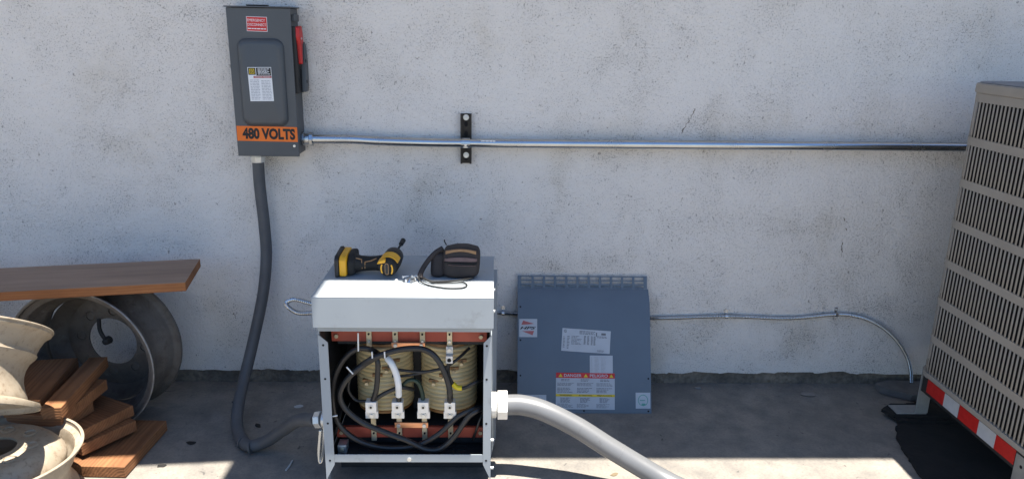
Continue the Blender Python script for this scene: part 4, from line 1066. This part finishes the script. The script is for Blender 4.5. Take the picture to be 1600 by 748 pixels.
for y in (-0.862,):
    sheet('felt_scrap', [(1.49, -0.87), (1.49, -0.785), (1.60, -0.785), (1.60, -0.87)], 0.0095, 0.0295, 'felt', 'felt scrap packed under the near stand foot', 'felt', 0.02, 0.002, 9)
    sheet('felt_scrap', [(2.20, -0.87), (2.20, -0.785), (2.32, -0.785), (2.32, -0.87)], 0.0095, 0.0295, 'felt', 'felt scrap under the near right stand foot', 'felt', 0.02, 0.002, 10)
    sheet('felt_scrap', [(2.19, -0.30), (2.19, -0.21), (2.32, -0.21), (2.32, -0.30)], 0.0095, 0.0295, 'felt', 'felt scrap under the far right stand foot', 'felt', 0.02, 0.002, 12)

# ------------------------------------------------------------ steel wheels
def wheel(name, label, mtx, RR, W, mat, hub, disc_a, bolt_r, nb, hand_r, nh, hand_s, bolt_s=0.013, group='old steel wheels', dish=1.0, deep=False):
    # local Z is the axle, z = 0 the front lip, the barrel runs to z = -W
    o = thing(name, label, 'wheel', None, group, mtx)
    pf = [(1.0, 0.0), (1.003, -0.006), (0.995, -0.013), (0.965, -0.015), (0.925, -0.018), (0.905, -0.026), (0.895, -0.05), (0.875, -0.062), (0.835, -0.075), (0.815, -0.088), (0.812, -0.11), (0.825, -0.122), (0.865, -0.138), (0.895, -0.15), (0.905, -0.178), (0.925, -0.184), (0.965, -0.187), (0.995, -0.189), (1.003, -0.195), (1.0, -0.201)]
    if deep:
        pf = [(1.0, 0.0), (1.004, -0.005), (0.998, -0.011), (0.97, -0.015), (0.935, -0.022), (0.895, -0.040), (0.872, -0.054), (0.870, -0.062), (0.880, -0.066), (0.865, -0.072), (0.815, -0.084), (0.785, -0.102), (0.778, -0.118), (0.785, -0.134), (0.81, -0.152), (0.835, -0.164), (0.85, -0.172), (0.855, -0.178), (0.915, -0.182), (0.985, -0.186), (1.0, -0.192), (0.998, -0.2)]
    outer = [(r * RR, z * W / 0.2) for r, z in pf]
    inner = [(r * RR - 0.005, z * W / 0.2 + (0.001 if i > 9 else -0.001)) for i, (r, z) in enumerate(pf)][::-1]
    MB().lathe(outer + inner, 96).build('rim', mat, o, smooth=0.7)
    MB().lathe([(RR * 1.005 + 0.0028 * math.cos(R(a)), -0.003 + 0.0034 * math.sin(R(a))) for a in range(0, 360, 45)], 96).build('lip_edge', 'lipworn' if mat == 'wheelgrey' else mat, o, smooth=1.2)
    # disc: closed plate cut by hub, bolt and hand holes
    a0 = disc_a
    topp = [(hub, a0), (bolt_r * 1.28, a0), (bolt_r * 1.42, a0 - 0.004), (RR * (0.62 if deep else 0.72), a0 - 0.022 * dish), (RR * (0.68 if deep else 0.79), a0 - 0.045 * dish), (RR * (0.69 if deep else 0.800), a0 - 0.060 * dish)]
    bot = [(r - (0.003 if i > 2 else 0), z - 0.007) for i, (r, z) in enumerate(topp)][::-1]
    d = MB().lathe(topp + bot, 72).build('disc', mat, o, smooth=0.8)
    cut = MB()
    for i in range(nb):
        t = 2 * math.pi * i / nb + 0.35; cut.cyl((bolt_r * math.cos(t), bolt_r * math.sin(t), a0 + 0.03), (bolt_r * math.cos(t), bolt_r * math.sin(t), a0 - 0.05), bolt_s, 16)
    for i in range(nh):
        t = 2 * math.pi * i / nh + hand_s[1]; cut.cyl((hand_r * math.cos(t), hand_r * math.sin(t), a0 + 0.05), (hand_r * math.cos(t), hand_r * math.sin(t), a0 - 0.12), hand_s[0], 24)
    boolean_cut(d, cut, 'disc')
    for i in range(nb):
        t = 2 * math.pi * i / nb + 0.35
        MB().lathe([(bolt_s + 0.0005, a0 - 0.001), (bolt_s + 0.006, a0 + 0.0003), (bolt_s + 0.006, a0 + 0.002), (bolt_s + 0.002, a0 + 0.004)], 16, True, Matrix.Translation((bolt_r * math.cos(t), bolt_r * math.sin(t), 0))).build('bolt_seat', mat, d)
    return o
def axm(c, n, spin=0.0):
    return Matrix.Translation(c) @ Vector(n).normalized().to_track_quat('Z', 'Y').to_matrix().to_4x4() @ Matrix.Rotation(spin, 4, 'Z')
az = -0.11
w0 = wheel('steel_wheel', 'large weathered grey steel wheel standing on edge against the wall', axm((-1.397, -0.369, 0.2585), (math.sin(az), -math.cos(az), 0.0), 0.3), 0.257, 0.195, 'wheelgrey', 0.090, -0.186, 0.120, 8, 0.175, 0, (0.03, 0), dish=-0.9)
MB().tube(smoothpath([(-0.010, 0.095, -0.180), (-0.012, 0.06, -0.165), (-0.006, 0.030, -0.16), (0.004, 0.012, -0.16)], 5), 0.007, 10).lathe([(0.0, 0.020), (0.012, 0.016), (0.015, -0.008), (0.0, -0.020)], 10, False, Matrix.Translation((0.004, 0.015, -0.16))).build('valve_stem', 'rail', w0)
wheel('steel_wheel', 'cream steel wheel lying flat at bottom left with its disc upward', axm((-1.402, -0.825, 0.2015), (0.02, 0.01, 1), 0.15), 0.219, 0.196, 'wheelcream', 0.058, 0.016, 0.098, 8, 0.158, 4, (0.031, -0.25), 0.0125)
wheel('steel_wheel', 'cream steel wheel tipped on top of the pile at the left edge', axm((-1.442, -0.825, 0.583), (-0.044, 0.667, 1.0)), 0.229, 0.214, 'wheelcream', 0.058, -0.02, 0.075, 8, 0.120, 4, (0.020, 0.3), deep=True)
wheel('steel_wheel', 'dark grey steel wheel behind the pile holding up the long plank', axm((-2.17, -0.33, 0.2585), (0.05, -1.0, 0.0)), 0.257, 0.195, 'wheelgrey', 0.088, -0.118, 0.118, 8, 0.175, 0, (0.03, 0))

# ------------------------------------------------------------ lumber
def plank(label, corner, along, across, L_, W_, T_, mat='wood', tilt=None, group='lumber offcuts'):
    # corner: upper corner of the sawn end; along: length; across: width; thickness goes down
    a = Vector(along).normalized(); b = Vector(across); b = (b - a * b.dot(a)).normalized(); c = a.cross(b)
    if c.z < 0: c = -c
    m3 = Matrix((a, b, a.cross(b))).transposed()
    o = MB()
    s = 1 if a.cross(b).z > 0 else -1
    lo = (0, 0, -T_ if s > 0 else 0); hi = (L_, W_, 0 if s > 0 else T_)
    ob = o.box(lo, hi).build('plank', mat, None, 0.0022, 2, 0.7)
    ob.matrix_world = Matrix.Translation(corner) @ m3.to_4x4()
    return tag(ob, label, 'plank', group)
plank('long weathered plank laid across the tops of the standing wheels', (-1.0165, -0.358, 0.5490), (-1, -0.193, 0), (-0.06, 0.28, 0), 1.45, 0.264, 0.031, 'woodold')
# on the slab
plank('lowest plank of the pile, flat on the slab and half in the sun', (-1.143, -0.648, 0.0405), (0.035, 1, 0), (-1, 0.0, 0), 0.285, 0.19, 0.038)
plank('lower of the two matching planks with growth rings facing out', (-1.288, -0.612, 0.094), (-0.84, 0.54, 0.0), (0.54, 0.84, 0), 0.30, 0.184, 0.038)
plank('upper of the two matching planks with growth rings facing out', (-1.297, -0.601, 0.1335), (-0.89, 0.46, 0.0), (0.47, 0.88, 0), 0.32, 0.196, 0.038)
plank('short plank end showing between the wheel pile and the ring marked pair', (-1.349, -0.582, 0.1725), (-0.94, 0.33, 0), (0.33, 0.94, 0), 0.24, 0.115, 0.037)
plank('thin strip of end grain just below the topmost offcut', (-1.318, -0.640, 0.2115), (-0.985, 0.06, 0), (0.06, 0.985, 0), 0.18, 0.25, 0.037)
plank('topmost offcut with an orange sawn end lit by the sun', (-1.302, -0.655, 0.2515), (-0.11, 1, 0.0), (-1, -0.11, 0), 0.36, 0.060, 0.039)
plank('dark broad plank behind the pile, lying partly inside the large wheel', (-1.385, -0.62, 0.255), (-0.16, 1, 0.0), (-1, -0.16, 0), 0.31, 0.19, 0.038)
plank('dark plank stacked highest behind the upper cream wheel', (-1.50, -0.60, 0.2945), (-0.30, 1, 0.0), (-1, -0.3, 0), 0.33, 0.19, 0.038)
